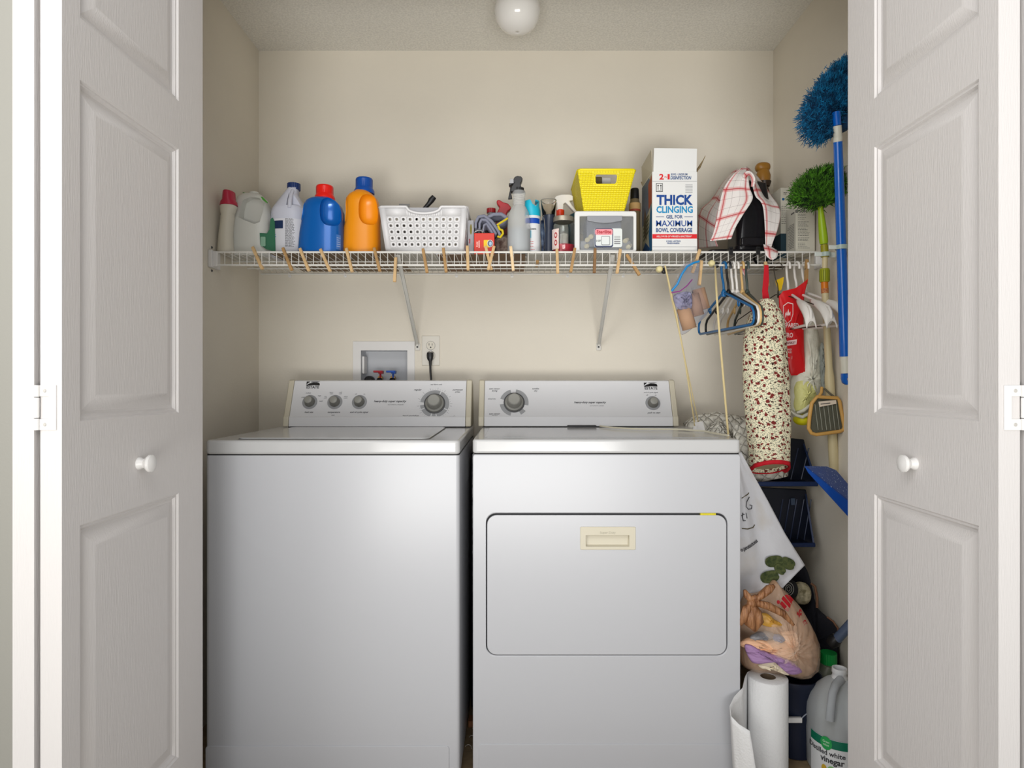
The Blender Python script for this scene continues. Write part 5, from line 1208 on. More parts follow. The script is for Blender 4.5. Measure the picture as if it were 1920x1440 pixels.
# ---- ziplock bag with cardboard rolls
d = 2.045
t = thing('zip_bag', 'clear zip bag with a blue and purple seal holding brown cardboard rolls', 'bag', P(1300, 500, d))
bagm = mat('bag_film', (206, 212, 236), .18, trans=.9, ior=1.03, alpha=.55)
bag = [(1299, 490), (1312, 492), (1312, 530), (1322, 565), (1327, 585), (1316, 600), (1279, 628), (1272, 600), (1262, 560), (1258, 545), (1272, 520), (1285, 495)]
def pillow(nm, poly, dc, th, m, par, n=6, bump=0, crumple=0, seed=1, cx=None, sharp=False, skew=0, ridge=0):
    """closed cushion-like bag from an outline: inflated rings towards its middle, front and back"""
    cx_ = sum(p[0] for p in poly)/len(poly) if cx is None else cx[0]; cy_ = sum(p[1] for p in poly)/len(poly) if cx is None else cx[1]
    rnd = random.Random(seed); K = len(poly); fine = []
    for i in range(K):
        p0, p1, p2, p3 = poly[(i-1) % K], poly[i], poly[(i+1) % K], poly[(i+2) % K]
        for k in range(4):
            f = k/4
            if sharp: fine.append((p1[0]*(1-f)+p2[0]*f, p1[1]*(1-f)+p2[1]*f)); continue
            fine.append(tuple(.5*(2*p1[j]+(-p0[j]+p2[j])*f+(2*p0[j]-5*p1[j]+4*p2[j]-p3[j])*f*f+(-p0[j]+3*p1[j]-3*p2[j]+p3[j])*f**3) for j in (0, 1)))
    mb = MB(); N = len(fine); rings = []
    ph = [rnd.uniform(0, 6) for _ in range(6)]
    for side in (1, -1):
        seq = [math.cos(PI/2*(i/n)) for i in range(n, -1, -1)] if side == 1 else [math.cos(PI/2*(i/n)) for i in range(1, n+1)]
        for s_ in seq:
            s_ = max(s_, .004); hgt = math.sqrt(max(0, 1-s_*s_))
            r_ = []
            for k, (a, b) in enumerate(fine):
                cr = crumple*(math.sin(k*1.7+ph[0]+s_*9)+math.sin(k*.9+ph[1]-s_*13))*hgt
                pa, pb = cx_+(a-cx_)*s_, cy_+(b-cy_)*s_
                dk_ = dc-skew*(pa-cx_); q = P(pa, pb, dk_); q.y = dk_-side*th*hgt+cr+ridge*(abs(math.sin(k*.55+ph[2]+s_*2))-.5+.5*math.sin(k*1.3+s_*11+ph[3]))*hgt*(.3+.7*s_); r_.append(q)
            rings.append(r_)
    mb.loft(rings)
    return obj(nm, mb, m, par, smooth=70)
for k, (x0, y0, x1, y1, r, lab) in enumerate(((1282, 577, 1293, 617, 13, 'front cardboard roll in the zip bag'), (1298, 552, 1308, 592, 12, 'middle cardboard roll in the zip bag'), (1309, 542, 1319, 580, 12, 'upper right cardboard roll in the zip bag'))):
    q = thing('cardboard_roll', lab, 'roll', P((x0+x1)/2, (y0+y1)/2, d+.012*k), 'cardboard rolls in the zip bag')
    A, B = P(x1, y1, d+.012*k), P(x0, y0, d+.012*k); L_ = (B-A).length; M = (B-A).to_track_quat('Z', 'Y').to_matrix().to_4x4(); rr = r*d/F
    obj('tube', MB().lathe([(rr, 0), (rr, L_)], A, 24, M, cap=False), mat('roll_card', (176, 140, 112), .85), q, solid=.0012)
obj('film', pillow.__call__('film', bag, d+.01, .032, bagm, t, crumple=.002) and MB().tube([P(1311, 490, d-.012), P(1300, 493, d-.014), P(1288, 500, d-.018), P(1278, 515, d-.022), P(1270, 533, d-.022), P(1259, 546, d-.016)], .0034, 8), mat('zip_blue', (26, 132, 196), .3), t).name
for o_ in list(bpy.data.objects):
    if o_.name.startswith('film') and o_.data.materials[0].name == 'zip_blue': o_.name = 'zip_rim'
obj('zip_line', MB().tube([P(1259, 549, d-.020), P(1275, 546, d-.026), P(1288, 536, d-.026), P(1298, 524, d-.022)], .0018, 6), mat('zip_purple', (140, 40, 130), .4), t)
pillow('crumpled_wrap', [(1262, 556), (1278, 548), (1294, 548), (1298, 562), (1296, 578), (1284, 582), (1270, 578)], d-.014, .016, mat('wrap_violet', (186, 184, 212), .25, trans=.55, ior=1.1, bump=1, bscale=50, bdist=.008), t, crumple=.006, seed=3)
# ---- knobs with strings
kn = mat('cream_knob', (214, 202, 150), .4)
def string_set(label, kx, ky, paths, klab):
    t = thing('pull_string', label, 'string', P(kx, ky, YF-.01))
    obj('knob', cyl_axis(P(kx, ky, YF-.003), .0105, .026), kn, t, bevel=.003)
    obj('knob_base', cyl_axis(P(kx+9, ky+3, YF+.004), .0095, .014), black, t, bevel=.002)
    for p, r in paths: obj('cord', MB().tube([P(*q) for q in p], r, 6), mat('cord_cream', (206, 188, 140), .8, bump=.6, bscale=300), t, smooth=60)
    return t
def cyl_axis(c, r, L_): return MB().lathe([(.0001, -L_/2), (r*.8, -L_/2), (r, -L_/4), (r, L_/4), (r*.7, L_/2), (.0001, L_/2)], c, 16, Matrix.Rotation(R(90), 4, 'X'))
t = string_set('pair of cream strings hanging from a knob left of the zip bag', 1236, 505, [([(1247, 498, 2.05), (1252, 520, 2.045), (1268, 590, 2.04), (1285, 680, 2.06), (1304, 805, 2.16)], .0026), ([(1247, 500, 2.055), (1258, 555, 2.05), (1275, 630, 2.06), (1290, 700, 2.10), (1311, 800, 2.18)], .0020)], '')
string_set('single twisted cream string hanging across the blue hanger', 1334, 494, [([(1341, 500, 2.045), (1343, 540, 1.86), (1347, 600, 1.84), (1352, 660, 1.84), (1359, 740, 1.86), (1366, 822, 1.90)], .0030)], '')
t = thing('cord_weight', 'small white folded tag at the lower end of the paired strings', 'tag', P(1312, 800, 2.13))
obj('tag', MB().loft([[P(a, b, dd) for a, b, dd in q] for q in ([(1302, 792, 2.13), (1318, 790, 2.13), (1318, 790, 2.15), (1302, 792, 2.15)], [(1306, 806, 2.11), (1324, 812, 2.11), (1324, 812, 2.15), (1306, 806, 2.15)])]), whitep, t, bevel=.001)
obj('fold', MB().loft([[P(a, b, dd) for a, b, dd in q] for q in ([(1300, 799, 2.12), (1308, 798, 2.12), (1308, 798, 2.14), (1300, 799, 2.14)], [(1299, 809, 2.11), (1307, 810, 2.11), (1307, 810, 2.14), (1299, 809, 2.14)])]), whitep, t, bevel=.001)
zT = zt+.0065
t = thing('loose_cord', 'thin cream cord lying across the top of the dryer', 'cord', (X(1180, 2.1), 2.1, zT))
obj('cord', MB().tube([Vector((X(a, dd), dd, zT)) for a, dd in ((1125, 2.21), (1150, 2.12), (1200, 2.06), (1280, 2.04), (1320, 1.97), (1345, 1.86), (1366, 1.80))], .0030, 6), mat('cord_pale', (214, 208, 186), .7), t, smooth=60)
t = thing('black_strip_tool', 'dark flat strip lying at the foot of the dryer console', 'strip', (X(1090, 2.2), 2.2, zT))
obj('strip', MB().box(X(1064, 2.2), X(1118, 2.2), 2.19, 2.215, zt+.0035, zt+.010), mat('strip_dark', (60, 60, 62), .4), t, bevel=.002)
# ---- flowered tube 
def floral_build(n, L, b, sp, uv):
    c = lin((232, 224, 194)); src = uv.outputs[0]
    def spots(scale, thr, col, c, seed, stretch=(1, 1, 1), rough_=.0):
        mp = n.new('ShaderNodeMapping'); mp.inputs['Location'].default_value = (seed, seed*.7, 0); mp.inputs['Scale'].default_value = stretch; L.new(src, mp.inputs[0])
        ns = n.new('ShaderNodeTexNoise'); ns.inputs['Scale'].default_value = scale*2.5; L.new(mp.outputs[0], ns.inputs['Vector'])
        ad = n.new('ShaderNodeVectorMath'); ad.operation = 'SCALE'; L.new(ns.outputs[1], ad.inputs[0]); ad.inputs['Scale'].default_value = rough_
        a2 = n.new('ShaderNodeVectorMath'); a2.operation = 'ADD'; L.new(mp.outputs[0], a2.inputs[0]); L.new(ad.outputs[0], a2.inputs[1])
        v = n.new('ShaderNodeTexVoronoi'); v.voronoi_dimensions = '2D'; v.inputs['Scale'].default_value = scale; L.new(a2.outputs[0], v.inputs['Vector'])
        return mixc(n, L, math_(n, L, 'LESS_THAN', v.outputs['Distance'], thr), c, lin(col))
    c = spots(130, .21, (98, 112, 92), c, 3.1, (1, 1.7, 1), .004)
    c = spots(120, .17, (112, 120, 100), c, 7.7, (1.7, 1, 1), .004)
    c = spots(54, .225, (118, 34, 30), c, 1.3, (1, 1, 1), .014)
    c = spots(52, .12, (60, 30, 24), c, 1.28, (1, 1, 1), .012)
    L.new(c, b.inputs['Base Color'])
flor = uvmat('flowered_cotton', floral_build)
rdc = mat('red_cotton', (192, 14, 34), .8)
d = 1.99
t = thing('flowered_bag_holder', 'long cream fabric tube with little red flowers, hanging on a red strap', 'bag holder', P(1437, 540, d))
secs = [(561, 1428, 1446), (570, 1423, 1452), (582, 1412, 1460), (600, 1403, 1466), (630, 1396, 1470), (680, 1394, 1474), (740, 1396, 1478), (800, 1401, 1480), (850, 1407, 1479), (862, 1408, 1478)]
rg = []; n_ = 40
for i, q in enumerate(secs):
    py, a, b = q; x0, x1 = X(a, d), X(b, d); rx = (x1-x0)/2
    rr = ring((x0+x1)/2, d, Z(py, d), rx, min(rx, .055), 2.2, n_)
    if i >= len(secs)-2:     # mouth cut obliquely: the back hangs lower
        for v in rr: v.z -= (v.y-d+.055)*.50*(1 if i == len(secs)-1 else .6)-.006
    for k, v in enumerate(rr):
        v.x += .0018*math.sin(k*1.3+i*.7); v.y += .002*math.sin(k*1.9+i)
    rg.append(rr)
def tubeuv(rg):
    mb = MB(); n = len(rg[0]); circ = .36; zacc = 0; vs_ = []; uv = []
    for i, r_ in enumerate(rg):
        if i: zacc += (r_[0]-rg[i-1][0]).length
        for k in range(n+1): vs_.append(r_[k % n]); uv.append((k/n*circ, zacc))
    fs = [(i*(n+1)+k, i*(n+1)+k+1, (i+1)*(n+1)+k+1, (i+1)*(n+1)+k) for i in range(len(rg)-1) for k in range(n)]
    return mb.add(vs_, fs, uv)
dense = []
for i in range(len(rg)-1):
    for k in range(4):
        f = k/4; dense.append([a.lerp(b, f)+Vector((0, .0018*math.sin(j_*.8+i*2+k), 0)) for j_, (a, b) in enumerate(zip(rg[i], rg[i+1]))])
dense.append(rg[-1])
obj('tube', tubeuv(dense), flor, t, smooth=80, solid=.0012)
last = rg[-1]; dn = [v+Vector((0, 0, -.013 if v.y < d+.02 else -.004)) for v in last]
obj('hem', MB().loft([[v+Vector(((v.x-last[0].x*0)*0, 0, 0)) for v in last], dn], cap=False), rdc, t, solid=.004, smooth=80)
obj('mouth_lining', MB().loft([[v+Vector((0, 0, .012)) for v in last], [Vector((v.x, v.y, v.z+.012)).lerp(Vector((X(1443, d), d, Z(845, d))), .75) for v in last]], cap=True), mat('lining_tan', (176, 162, 128), .9), t, smooth=0)
obj('strap', MB().loft([[P(a, b, dd) for a, b, dd in q] for q in ([(1433, 497, 2.05), (1441, 497, 2.05), (1441, 497, 2.054), (1433, 497, 2.054)], [(1431, 525, 2.045), (1442, 525, 2.045), (1442, 525, 2.050), (1431, 525, 2.050)], [(1429, 545, 2.03), (1440, 545, 2.03), (1440, 545, 2.036), (1429, 545, 2.036)], [(1430, 566, 2.02), (1444, 566, 2.02), (1444, 566, 2.03), (1430, 566, 2.03)])]), rdc, t, bevel=.001)
obj('red_tab', MB().tube([P(1430, 566, 2.02), P(1420, 570, 2.02), P(1411, 576, 2.015), P(1412, 583, 2.0)], [.006, .007, .009, .006], 10), rdc, t, smooth=70)
# ---- red fire blanket bag
d = 2.035
t = thing('fire_blanket_bag', 'flat bright red bag with a white flame shield, clipped by its pointed corner', 'bag', P(1485, 600, d))
rb = mat('bag_red', (204, 14, 22), .45)
poly = [(1460, 556), (1468, 546), (1492, 540), (1506, 530), (1515, 523), (1508, 548), (1507, 600), (1508, 660), (1511, 703), (1483, 704), (1476, 684), (1464, 682), (1462, 620)]
pillow('pouch', poly, d, .010, rb, t, n=5, crumple=.0012, seed=5, cx=(1486, 620), sharp=True)
fp = lambda px, py, o_=.0125: (lambda a, b, h: Vector((X(px, d)+a, d-o_-h, Z(py, d)+b)))
pk_ = mat('print_pinkish', (240, 206, 204), .6)
shp = [(1465, 574), (1474, 567.5), (1484, 570), (1484, 590), (1480, 602), (1473, 608), (1467, 600), (1465, 588)]
sin = [(a+(1474.5-a)*.12, b+(588-b)*.08) for a, b in shp]
obj('shield', MB().frame([(X(a, d), Z(b, d)) for a, b in shp], [(X(a, d), Z(b, d)) for a, b in sin], yfn(d-.0128), .0005), pk_, t, smooth=0)
obj('flame', MB().prism([(X(a, d), Z(b, d)) for a, b in ((1469.5, 597), (1469, 589), (1471.5, 585), (1472, 590), (1475, 580), (1476.5, 588), (1479, 585), (1478.5, 593), (1476, 591), (1474.5, 594), (1472, 590.5))], yfn(d-.0128), .0005), pk_, t, smooth=0)
def redtext(s, px, py, hpx, wpx, m=pk_, bold=.0005, o_=.0128, shear=.05):
    mb = text_mb(s, hpx*d/F/.7, lambda a, b, h: Vector((a, b, h)), bold=bold, shear=shear)
    xs = [v[0] for v in mb.v]; w0 = max(xs)-min(xs); xm = (max(xs)+min(xs))/2
    mb.v = [(X(px, d)+(v[0]-xm)*wpx*d/F/w0, d-o_, Z(py, d)+v[1]) for v in mb.v]
    obj('lettering', mb, m, t, smooth=0)
redtext('PREPARED', 1476, 611, 7.5, 36); redtext('HERO', 1473, 629.5, 8.5, 21); 
obj('banner', MB().prism([(X(1466, d), Z(641, d)), (X(1491, d), Z(636.5, d)), (X(1490, d), Z(646, d)), (X(1466, d), Z(650, d))], yfn(d-.0126), .0004), pk_, t, smooth=0)
redtext('BLANKET', 1478, 643.5, 4.6, 21, mat('print_dark_red', (110, 10, 16), .6), .0003, .0131)
redtext('HARD', 1476, 656, 3.4, 10, bold=.0001); redtext('CASE', 1476, 661, 3.4, 10, bold=.0001); redtext('*  ~  i', 1475, 671, 6, 14, bold=.0003)
# navy strip behind the red bag
t = thing('navy_garment', 'dark navy cloth hanging between flowered tube and yellow bag', 'cloth', P(1476, 720, 2.12))
obj('cloth', MB().loft([[P(a, b, dd) for a, b, dd in q] for q in ([(1462, 660, 2.10), (1478, 660, 2.10), (1478, 660, 2.12), (1462, 660, 2.12)], [(1464, 720, 2.10), (1481, 720, 2.10), (1481, 720, 2.12), (1464, 720, 2.12)], [(1468, 772, 2.11), (1477, 772, 2.11), (1477, 772, 2.12), (1468, 772, 2.12)])]), mat('navy_cloth', (22, 26, 40), .9), t, bevel=.002)
# ---- white plastic bag with yellow things
t = thing('white_plastic_bag', 'thin white plastic bag bulging with yellow cloth under the white hangers', 'bag', P(1510, 720, 2.10))
wbm = mat('thin_white_film', (216, 214, 198), .35, bump=1, bscale=26, bdist=.006)
pillow('film', [(1510, 600), (1526, 596), (1536, 640), (1540, 690), (1541, 720), (1534, 752), (1524, 770), (1504, 784), (1488, 782), (1480, 768), (1482, 730), (1486, 706), (1500, 690), (1508, 650)], 2.05, .032, wbm, t, crumple=.004, seed=8, cx=(1514, 712))
pillow('yellow_bundle', [(1492, 716), (1510, 706), (1530, 722), (1532, 738), (1518, 760), (1502, 774), (1490, 770), (1488, 742)], 2.036, .024, mat('yellow_tint', (216, 214, 140), .5, bump=1, bscale=26, bdist=.006), t, crumple=.003, seed=9)
for q in ([(1534, 748), (1524, 756), (1506, 770), (1494, 774)], [(1482, 770), (1492, 778), (1504, 782), (1520, 774), (1534, 762)]):
    obj('fold', MB().tube([P(a, b, 2.018) for a, b in q], [.003, .005, .006, .004][:len(q)] if len(q) == 4 else [.003, .005, .006, .005, .003], 8), wbm, t, smooth=80)
obj('yellow_base', blob(X(1504, 2.05), 2.05, Z(786, 2.05), .028, .03, .020, 20, 10), mat('bright_yellow', (222, 214, 22), .5), t, smooth=80)
t = thing('clear_crumpled_bag', 'small crumpled clear bag against the pale pole', 'bag', P(1544, 690, 2.06))
pillow('film', [(1540, 642), (1546, 648), (1548, 660), (1545, 675), (1547, 695), (1545, 715), (1547, 730), (1541, 724), (1538, 690), (1537, 660)], 2.02, .012, mat('crumple_film', (190, 196, 190), .25, trans=.5, bump=2, bscale=60, ior=1.1), t, crumple=.004, seed=4)
# ---- wood-rimmed mesh scoop
d = 1.95
t = thing('wood_rimmed_sieve', 'square sieve with a tan wooden rim, dark mesh and white label', 'sieve', P(1550, 780, d))
fr_ = [(1532, 744), (1570, 746), (1574, 752), (1583, 800), (1581, 806), (1574, 809), (1530, 815), (1521, 812), (1516, 803), (1518, 780), (1522, 756)]
wr_ = mat('rim_wood', (202, 156, 84), .5)
obj('rim', MB().tube([P(a, b, d) for a, b in fr_], .0056, 10, closed=True), wr_, t, smooth=60)
obj('mesh', MB().prism([(X(a, d+.006), Z(b, d+.006)) for a, b in fr_], yfn(d+.004), .002), mat('mesh_grey', (92, 92, 78), .5, metal=.2, bump=1, bscale=500), t, smooth=0)
rb_ = MB()
for k in range(6):
    a = 1528+k*8; rb_.tube([P(a, 758, d+.002), P(a+6, 806, d+.002)], .0011, 5)
obj('mesh_ribs', rb_, mat('rib_pale', (150, 152, 138), .4), t)
lp_ = obj('paper_label', MB().prism([(X(a, d), Z(b, d)) for a, b in ((1534, 753), (1567, 750), (1568, 757), (1536, 763))], yfn(d-.002), .001), mat('label_cream', (222, 208, 190), .6), t, smooth=0)
obj('label_print', MB().prism([(X(a, d), Z(b, d)) for a, b in ((1538, 757), (1556, 755), (1556, 756.5), (1538, 758.5))], yfn(d-.0026), .0004), ink, lp_, smooth=0)
obj('neck', MB().tube([P(1541, 726, d+.01), P(1540, 736, d+.005), P(1535, 744, d)], .0045, 8), wr_, t, smooth=60)
obj('neck', MB().tube([P(1545, 728, d+.01), P(1556, 738, d+.005), P(1566, 745, d)], .0030, 8), mat('neck_dark', (92, 86, 70), .5), t, smooth=60)
# ================================================================ right corner heap
# quilted white pad
def quilt_build(n, L, b, sp, uv):
    b.inputs['Base Color'].default_value = lin((216, 212, 200)); b.inputs['Roughness'].default_value = .85
    def tri(v, per): 
        return math_(n, L, 'ABSOLUTE', math_(n, L, 'SUBTRACT', math_(n, L, 'FRACT', math_(n, L, 'MULTIPLY', v, 1/per)), .5))
    s1 = math_(n, L, 'ADD', sp.outputs[0], sp.outputs[1]); s2 = math_(n, L, 'SUBTRACT', sp.outputs[0], sp.outputs[1])
    h = math_(n, L, 'MINIMUM', math_(n, L, 'SUBTRACT', .5, tri(s1, .034)), math_(n, L, 'SUBTRACT', .5, tri(s2, .034)))
    h = math_(n, L, 'POWER', math_(n, L, 'ABSOLUTE', h), .45)
    ns = n.new('ShaderNodeTexNoise'); ns.inputs['Scale'].default_value = 45; ns.inputs['Detail'].default_value = 4; L.new(uv.outputs[0], ns.inputs['Vector'])
    h2 = math_(n, L, 'ADD', h, math_(n, L, 'MULTIPLY', ns.outputs[0], .9))
    bp = n.new('ShaderNodeBump'); bp.inputs['Strength'].default_value = 1; bp.inputs['Distance'].default_value = .014; L.new(h2, bp.inputs['Height']); L.new(bp.outputs[0], b.inputs['Normal'])
quilt = uvmat('quilted_cotton', quilt_build)
t = thing('quilted_pad', 'rolled white quilted pad slumped behind the dryer and over the navy bin', 'pad', P(1390, 820, 2.3))
def rolluv(path, rad, nm, seed, flat=.8):
    rnd = random.Random(seed); pts = [Vector(p) for p in path]; m = len(pts); RG = []; n = 28
    for i in range(m):
        a = pts[max(0, i-1)]; b = pts[min(m-1, i+1)]; tg = (b-a).normalized(); u = tg.cross(Vector((0, 1, 0))).normalized(); v = tg.cross(u).normalized()
        RG.append([pts[i]+(u*math.cos(2*PI*k/n)*rad[i]+v*math.sin(2*PI*k/n)*rad[i]*flat) for k in range(n)])
    dn = []
    for i in range(m-1):
        for k in range(5):
            f = k/5; dn.append([p.lerp(q, f)+Vector((.003*math.sin(j*1.1+i*5+k*1.3), 0, .003*math.sin(j*2.3+k*.9+i*4.5))) for j, (p, q) in enumerate(zip(RG[i], RG[i+1]))])
    dn.append(RG[-1]); c0 = sum(dn[0], Vector())/n; c1 = sum(dn[-1], Vector())/n
    dn = [[p.lerp(c0, .97) for p in dn[0]], [p.lerp(c0, .4) for p in dn[0]]]+dn+[[p.lerp(c1, .4) for p in dn[-1]], [p.lerp(c1, .97) for p in dn[-1]]]
    return obj(nm, tubeuv(dn), quilt, t, smooth=80)
rolluv([P(1286, 815, 2.34), P(1310, 812, 2.33), P(1345, 815, 2.32), P(1385, 822, 2.30), P(1418, 832, 2.28)], [.045, .070, .082, .080, .06], 'roll', 1, .9)
rolluv([P(1322, 826, 2.24), P(1345, 818, 2.235), P(1366, 826, 2.235)], [.030, .055, .035], 'roll_end', 2, .6)
rolluv([P(1412, 798, 2.13), P(1424, 836, 2.09), P(1434, 870, 2.078), P(1440, 899, 2.075)], [.070, .080, .076, .066], 'hanging_part', 3, .36)
# navy open bins
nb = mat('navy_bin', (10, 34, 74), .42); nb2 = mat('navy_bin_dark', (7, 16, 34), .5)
def bin_(label, back, dd, lip, dn):
    t = thing('navy_bin', label, 'bin', P((back[0][0]+back[2][0])/2, back[2][1], dd), 'navy plastic open bins stacked in the corner')
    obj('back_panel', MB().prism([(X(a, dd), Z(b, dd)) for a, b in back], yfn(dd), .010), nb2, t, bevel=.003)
    bot = [q for q in back]
    f_ = MB(); x0, x1 = X(lip[0], dn), X(lip[1], dn); zz0, zz1 = Z(lip[3], dn), Z(lip[2], dn)
    f_.box(x0, x1, dn-.003, dn+.006, zz0, zz1)
    obj('front_lip', f_, nb, t, bevel=.003)
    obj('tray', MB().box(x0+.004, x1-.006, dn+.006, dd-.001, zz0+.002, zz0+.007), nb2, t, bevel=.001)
    sw = MB(); k = back[1]; 
    sw.add([Vector((x1-.004, dn+.004, zz0)), Vector((x1-.004, dn+.004, zz1)), Vector((X(back[1][0], dd)-.002, dd, Z(back[1][1]+8, dd))), Vector((X(back[2][0], dd)-.004, dd, zz0))], [(0, 1, 2, 3)])
    obj('side_wall', sw, nb, t, solid=.005, smooth=0)
    rb_ = MB()
    for q in range(5):
        a = back[3][0]+14+(back[2][0]-back[3][0]-20)*q/5; rb_.tube([P(a, back[2][1]-6, dd-.002), P(a+14, back[0][1]+22, dd-.002)], .0022, 6)
    obj('rib', rb_, mat('rib_navy', (34, 46, 74), .35), t)
    return t
t1_ = bin_('upper navy plastic bin under the white quilted pad', [(1440, 818), (1508, 824), (1528, 905), (1410, 905)], 2.112, (1404, 1534, 903, 912), 2.02)
t2_ = bin_('lower navy plastic bin behind the clover tote', [(1428, 914), (1512, 918), (1526, 1024), (1440, 1024)], 2.115, (1420, 1529, 1018, 1026), 2.035)
obj('label_chip', MB().box(X(1483, 2.11), X(1491, 2.11), 2.108, 2.114, Z(947, 2.11), Z(934, 2.11)), mat('chip_grey', (60, 74, 96), .5), t2_, bevel=.001)
# speckled blue dustpan
d = 1.80
t = thing('blue_dustpan', 'bright blue speckled dustpan leaning out from behind the right door', 'dustpan', P(1560, 910, d))
sbm = bpy.data.materials.new('speckled_blue'); sbm.use_nodes = True; nn_ = sbm.node_tree.nodes; LL = sbm.node_tree.links; bb_ = nn_['Principled BSDF']; bb_.inputs['Roughness'].default_value = .35
tc = nn_.new('ShaderNodeTexCoord'); vv = nn_.new('ShaderNodeTexNoise'); vv.inputs['Scale'].default_value = 190; vv.inputs['Detail'].default_value = 3; LL.new(tc.outputs['Object'], vv.inputs['Vector'])
gt = nn_.new('ShaderNodeMapRange'); gt.inputs[1].default_value = .64; gt.inputs[2].default_value = .70; LL.new(vv.outputs[0], gt.inputs[0])
LL.new(mixc(nn_, LL, gt.outputs[0], lin((10, 62, 140)), lin((190, 210, 232))), bb_.inputs['Base Color'])
def plate3(pts, th, m, nm, par, bev=.002):
    P3 = [Vector(p) for p in pts]; nv_ = (P3[1]-P3[0]).cross(P3[2]-P3[0]).normalized()*th; k = len(P3)
    return obj(nm, MB().add(P3+[p+nv_ for p in P3], [tuple(range(k)), tuple(range(2*k-1, k-1, -1))]+[(i, i+k, (i+1) % k+k, (i+1) % k) for i in range(k)]), m, par, bevel=bev)
A_ = [P(1511, 878, 1.80), P(1509, 873, 1.80), P(1545, 872, 1.88), P(1568, 880, 1.90), P(1584, 896, 1.90), P(1604, 925, 1.86), P(1606, 972, 1.80), P(1592, 968, 1.80)]
plate3([P(1509, 873, 1.80), P(1550, 874, 1.88), P(1568, 881, 1.89), P(1606, 925, 1.85), P(1606, 950, 1.80)], .004, sbm, 'pan', t)
plate3([P(1509, 874, 1.797), P(1606, 951, 1.797), P(1606, 986, 1.80), P(1590, 968, 1.80), P(1516, 887, 1.80)], .005, mat('dustpan_blue', (12, 70, 158), .35), 'lip', t)
# clover tote
def tote_build(n, L, b, sp, uv):
    ns = n.new('ShaderNodeTexNoise'); ns.inputs['Scale'].default_value = 5; ns.inputs['Detail'].default_value = 5; L.new(uv.outputs[0], ns.inputs['Vector'])
    mr = n.new('ShaderNodeMapRange'); mr.inputs[1].default_value = .52; mr.inputs[2].default_value = .75; L.new(ns.outputs[0], mr.inputs[0])
    L.new(mixc(n, L, math_(n, L, 'MULTIPLY', mr.outputs[0], .55), lin((204, 204, 208)), lin((176, 158, 122))), b.inputs['Base Color'])
    n2 = n.new('ShaderNodeTexNoise'); n2.inputs['Scale'].default_value = 14; n2.inputs['Detail'].default_value = 5; L.new(uv.outputs[0], n2.inputs['Vector'])
    bp = n.new('ShaderNodeBump'); bp.inputs['Strength'].default_value = .5; bp.inputs['Distance'].default_value = .01; L.new(n2.outputs[0], bp.inputs['Height']); L.new(bp.outputs[0], b.inputs['Normal'])
totem = uvmat('tote_cotton', tote_build)
t = thing('clover_tote', 'white cotton tote printed with dark green clover leaves beside the dryer', 'tote bag', P(1430, 1000, 1.92))
TL = [(1366, 845, 1.98), (1372, 900, 1.95), (1376, 960, 1.92), (1378, 1020, 1.90), (1380, 1080, 1.89), (1382, 1130, 1.88)]
TR = [(1390, 848, 1.98), (1412, 890, 1.95), (1440, 940, 1.93), (1472, 1000, 1.91), (1510, 1060, 1.90), (1450, 1120, 1.89)]
TA = [P(*q) for q in TL]; TB = [P(*q) for q in TR]
def tote_pt(u, v):
    f = u*(len(TA)-1); k = min(len(TA)-2, int(f)); f -= k
    p = TA[k].lerp(TA[k+1], f).lerp(TB[k].lerp(TB[k+1], f), v)
    return p+Vector((0, .010*math.sin(v*13+u*1.5)*max(0, 1-v*1.35)+.003*math.sin(v*9+u*7), 0))
obj('cloth', MB().grid(tote_pt, 40, 26, (.45, .22)), totem, t, solid=.0014, smooth=80)
def on_tote(px, py, off=.003):
    """nearest cloth point seen at that spot, lifted a little"""
    best = None
    for i in range(41):
        for j_ in range(27):
            p = tote_pt(i/40, j_/26); e = (960+p.x*F/p.y-px)**2+(720-(p.z-H)*F/p.y-py)**2
            if best is None or e < best[0]: best = (e, p)
    dd = best[1].y-off; return P(px, py, dd)
def tote_line(pts, r, m, nm='print_line'): obj(nm, MB().tube([on_tote(*q) for q in pts], r, 5), m, t, smooth=0)
dk = mat('print_bronze', (84, 74, 44), .7)
tote_line([(1391, 934), (1397, 930), (1402, 927), (1404, 924)], .0014, dk); tote_line([(1391, 991), (1402, 992), (1412, 989), (1415, 984)], .0014, dk)
tote_line([(1405, 932), (1400, 941), (1399, 950), (1403, 955), (1409, 954), (1410, 948), (1406, 947)], .0013, ink, 'print_letter')
tote_line([(1393, 962), (1392, 970), (1394, 977), (1398, 976)], .0014, ink, 'print_letter'); tote_line([(1390, 967), (1396, 964)], .0010, ink, 'print_letter'); tote_line([(1399, 962), (1401, 972)], .0012, ink, 'print_letter')
a0_ = on_tote(1390, 1029, .004)
for k, ch in enumerate('o protatoes'):
    if ch == ' ': continue
    px, py = 1391+k*2.75, 1031-(k/10)**1.4*17
    q = on_tote(px, py, .005); an = -.28-.05*k*0+R(28)+R(2*k)
    ca, sa = math.cos(an), math.sin(an)
    label_text(ch, .0150, lambda a, b, h: Vector((q.x+a*ca-b*sa, q.y-h, q.z+a*sa+b*ca)), ink, t, name='print_text', bold=.0004)
clv = mat('clover_green', (44, 58, 26), .8, col2=(84, 92, 50), vscale=90, bump=1, bscale=90)
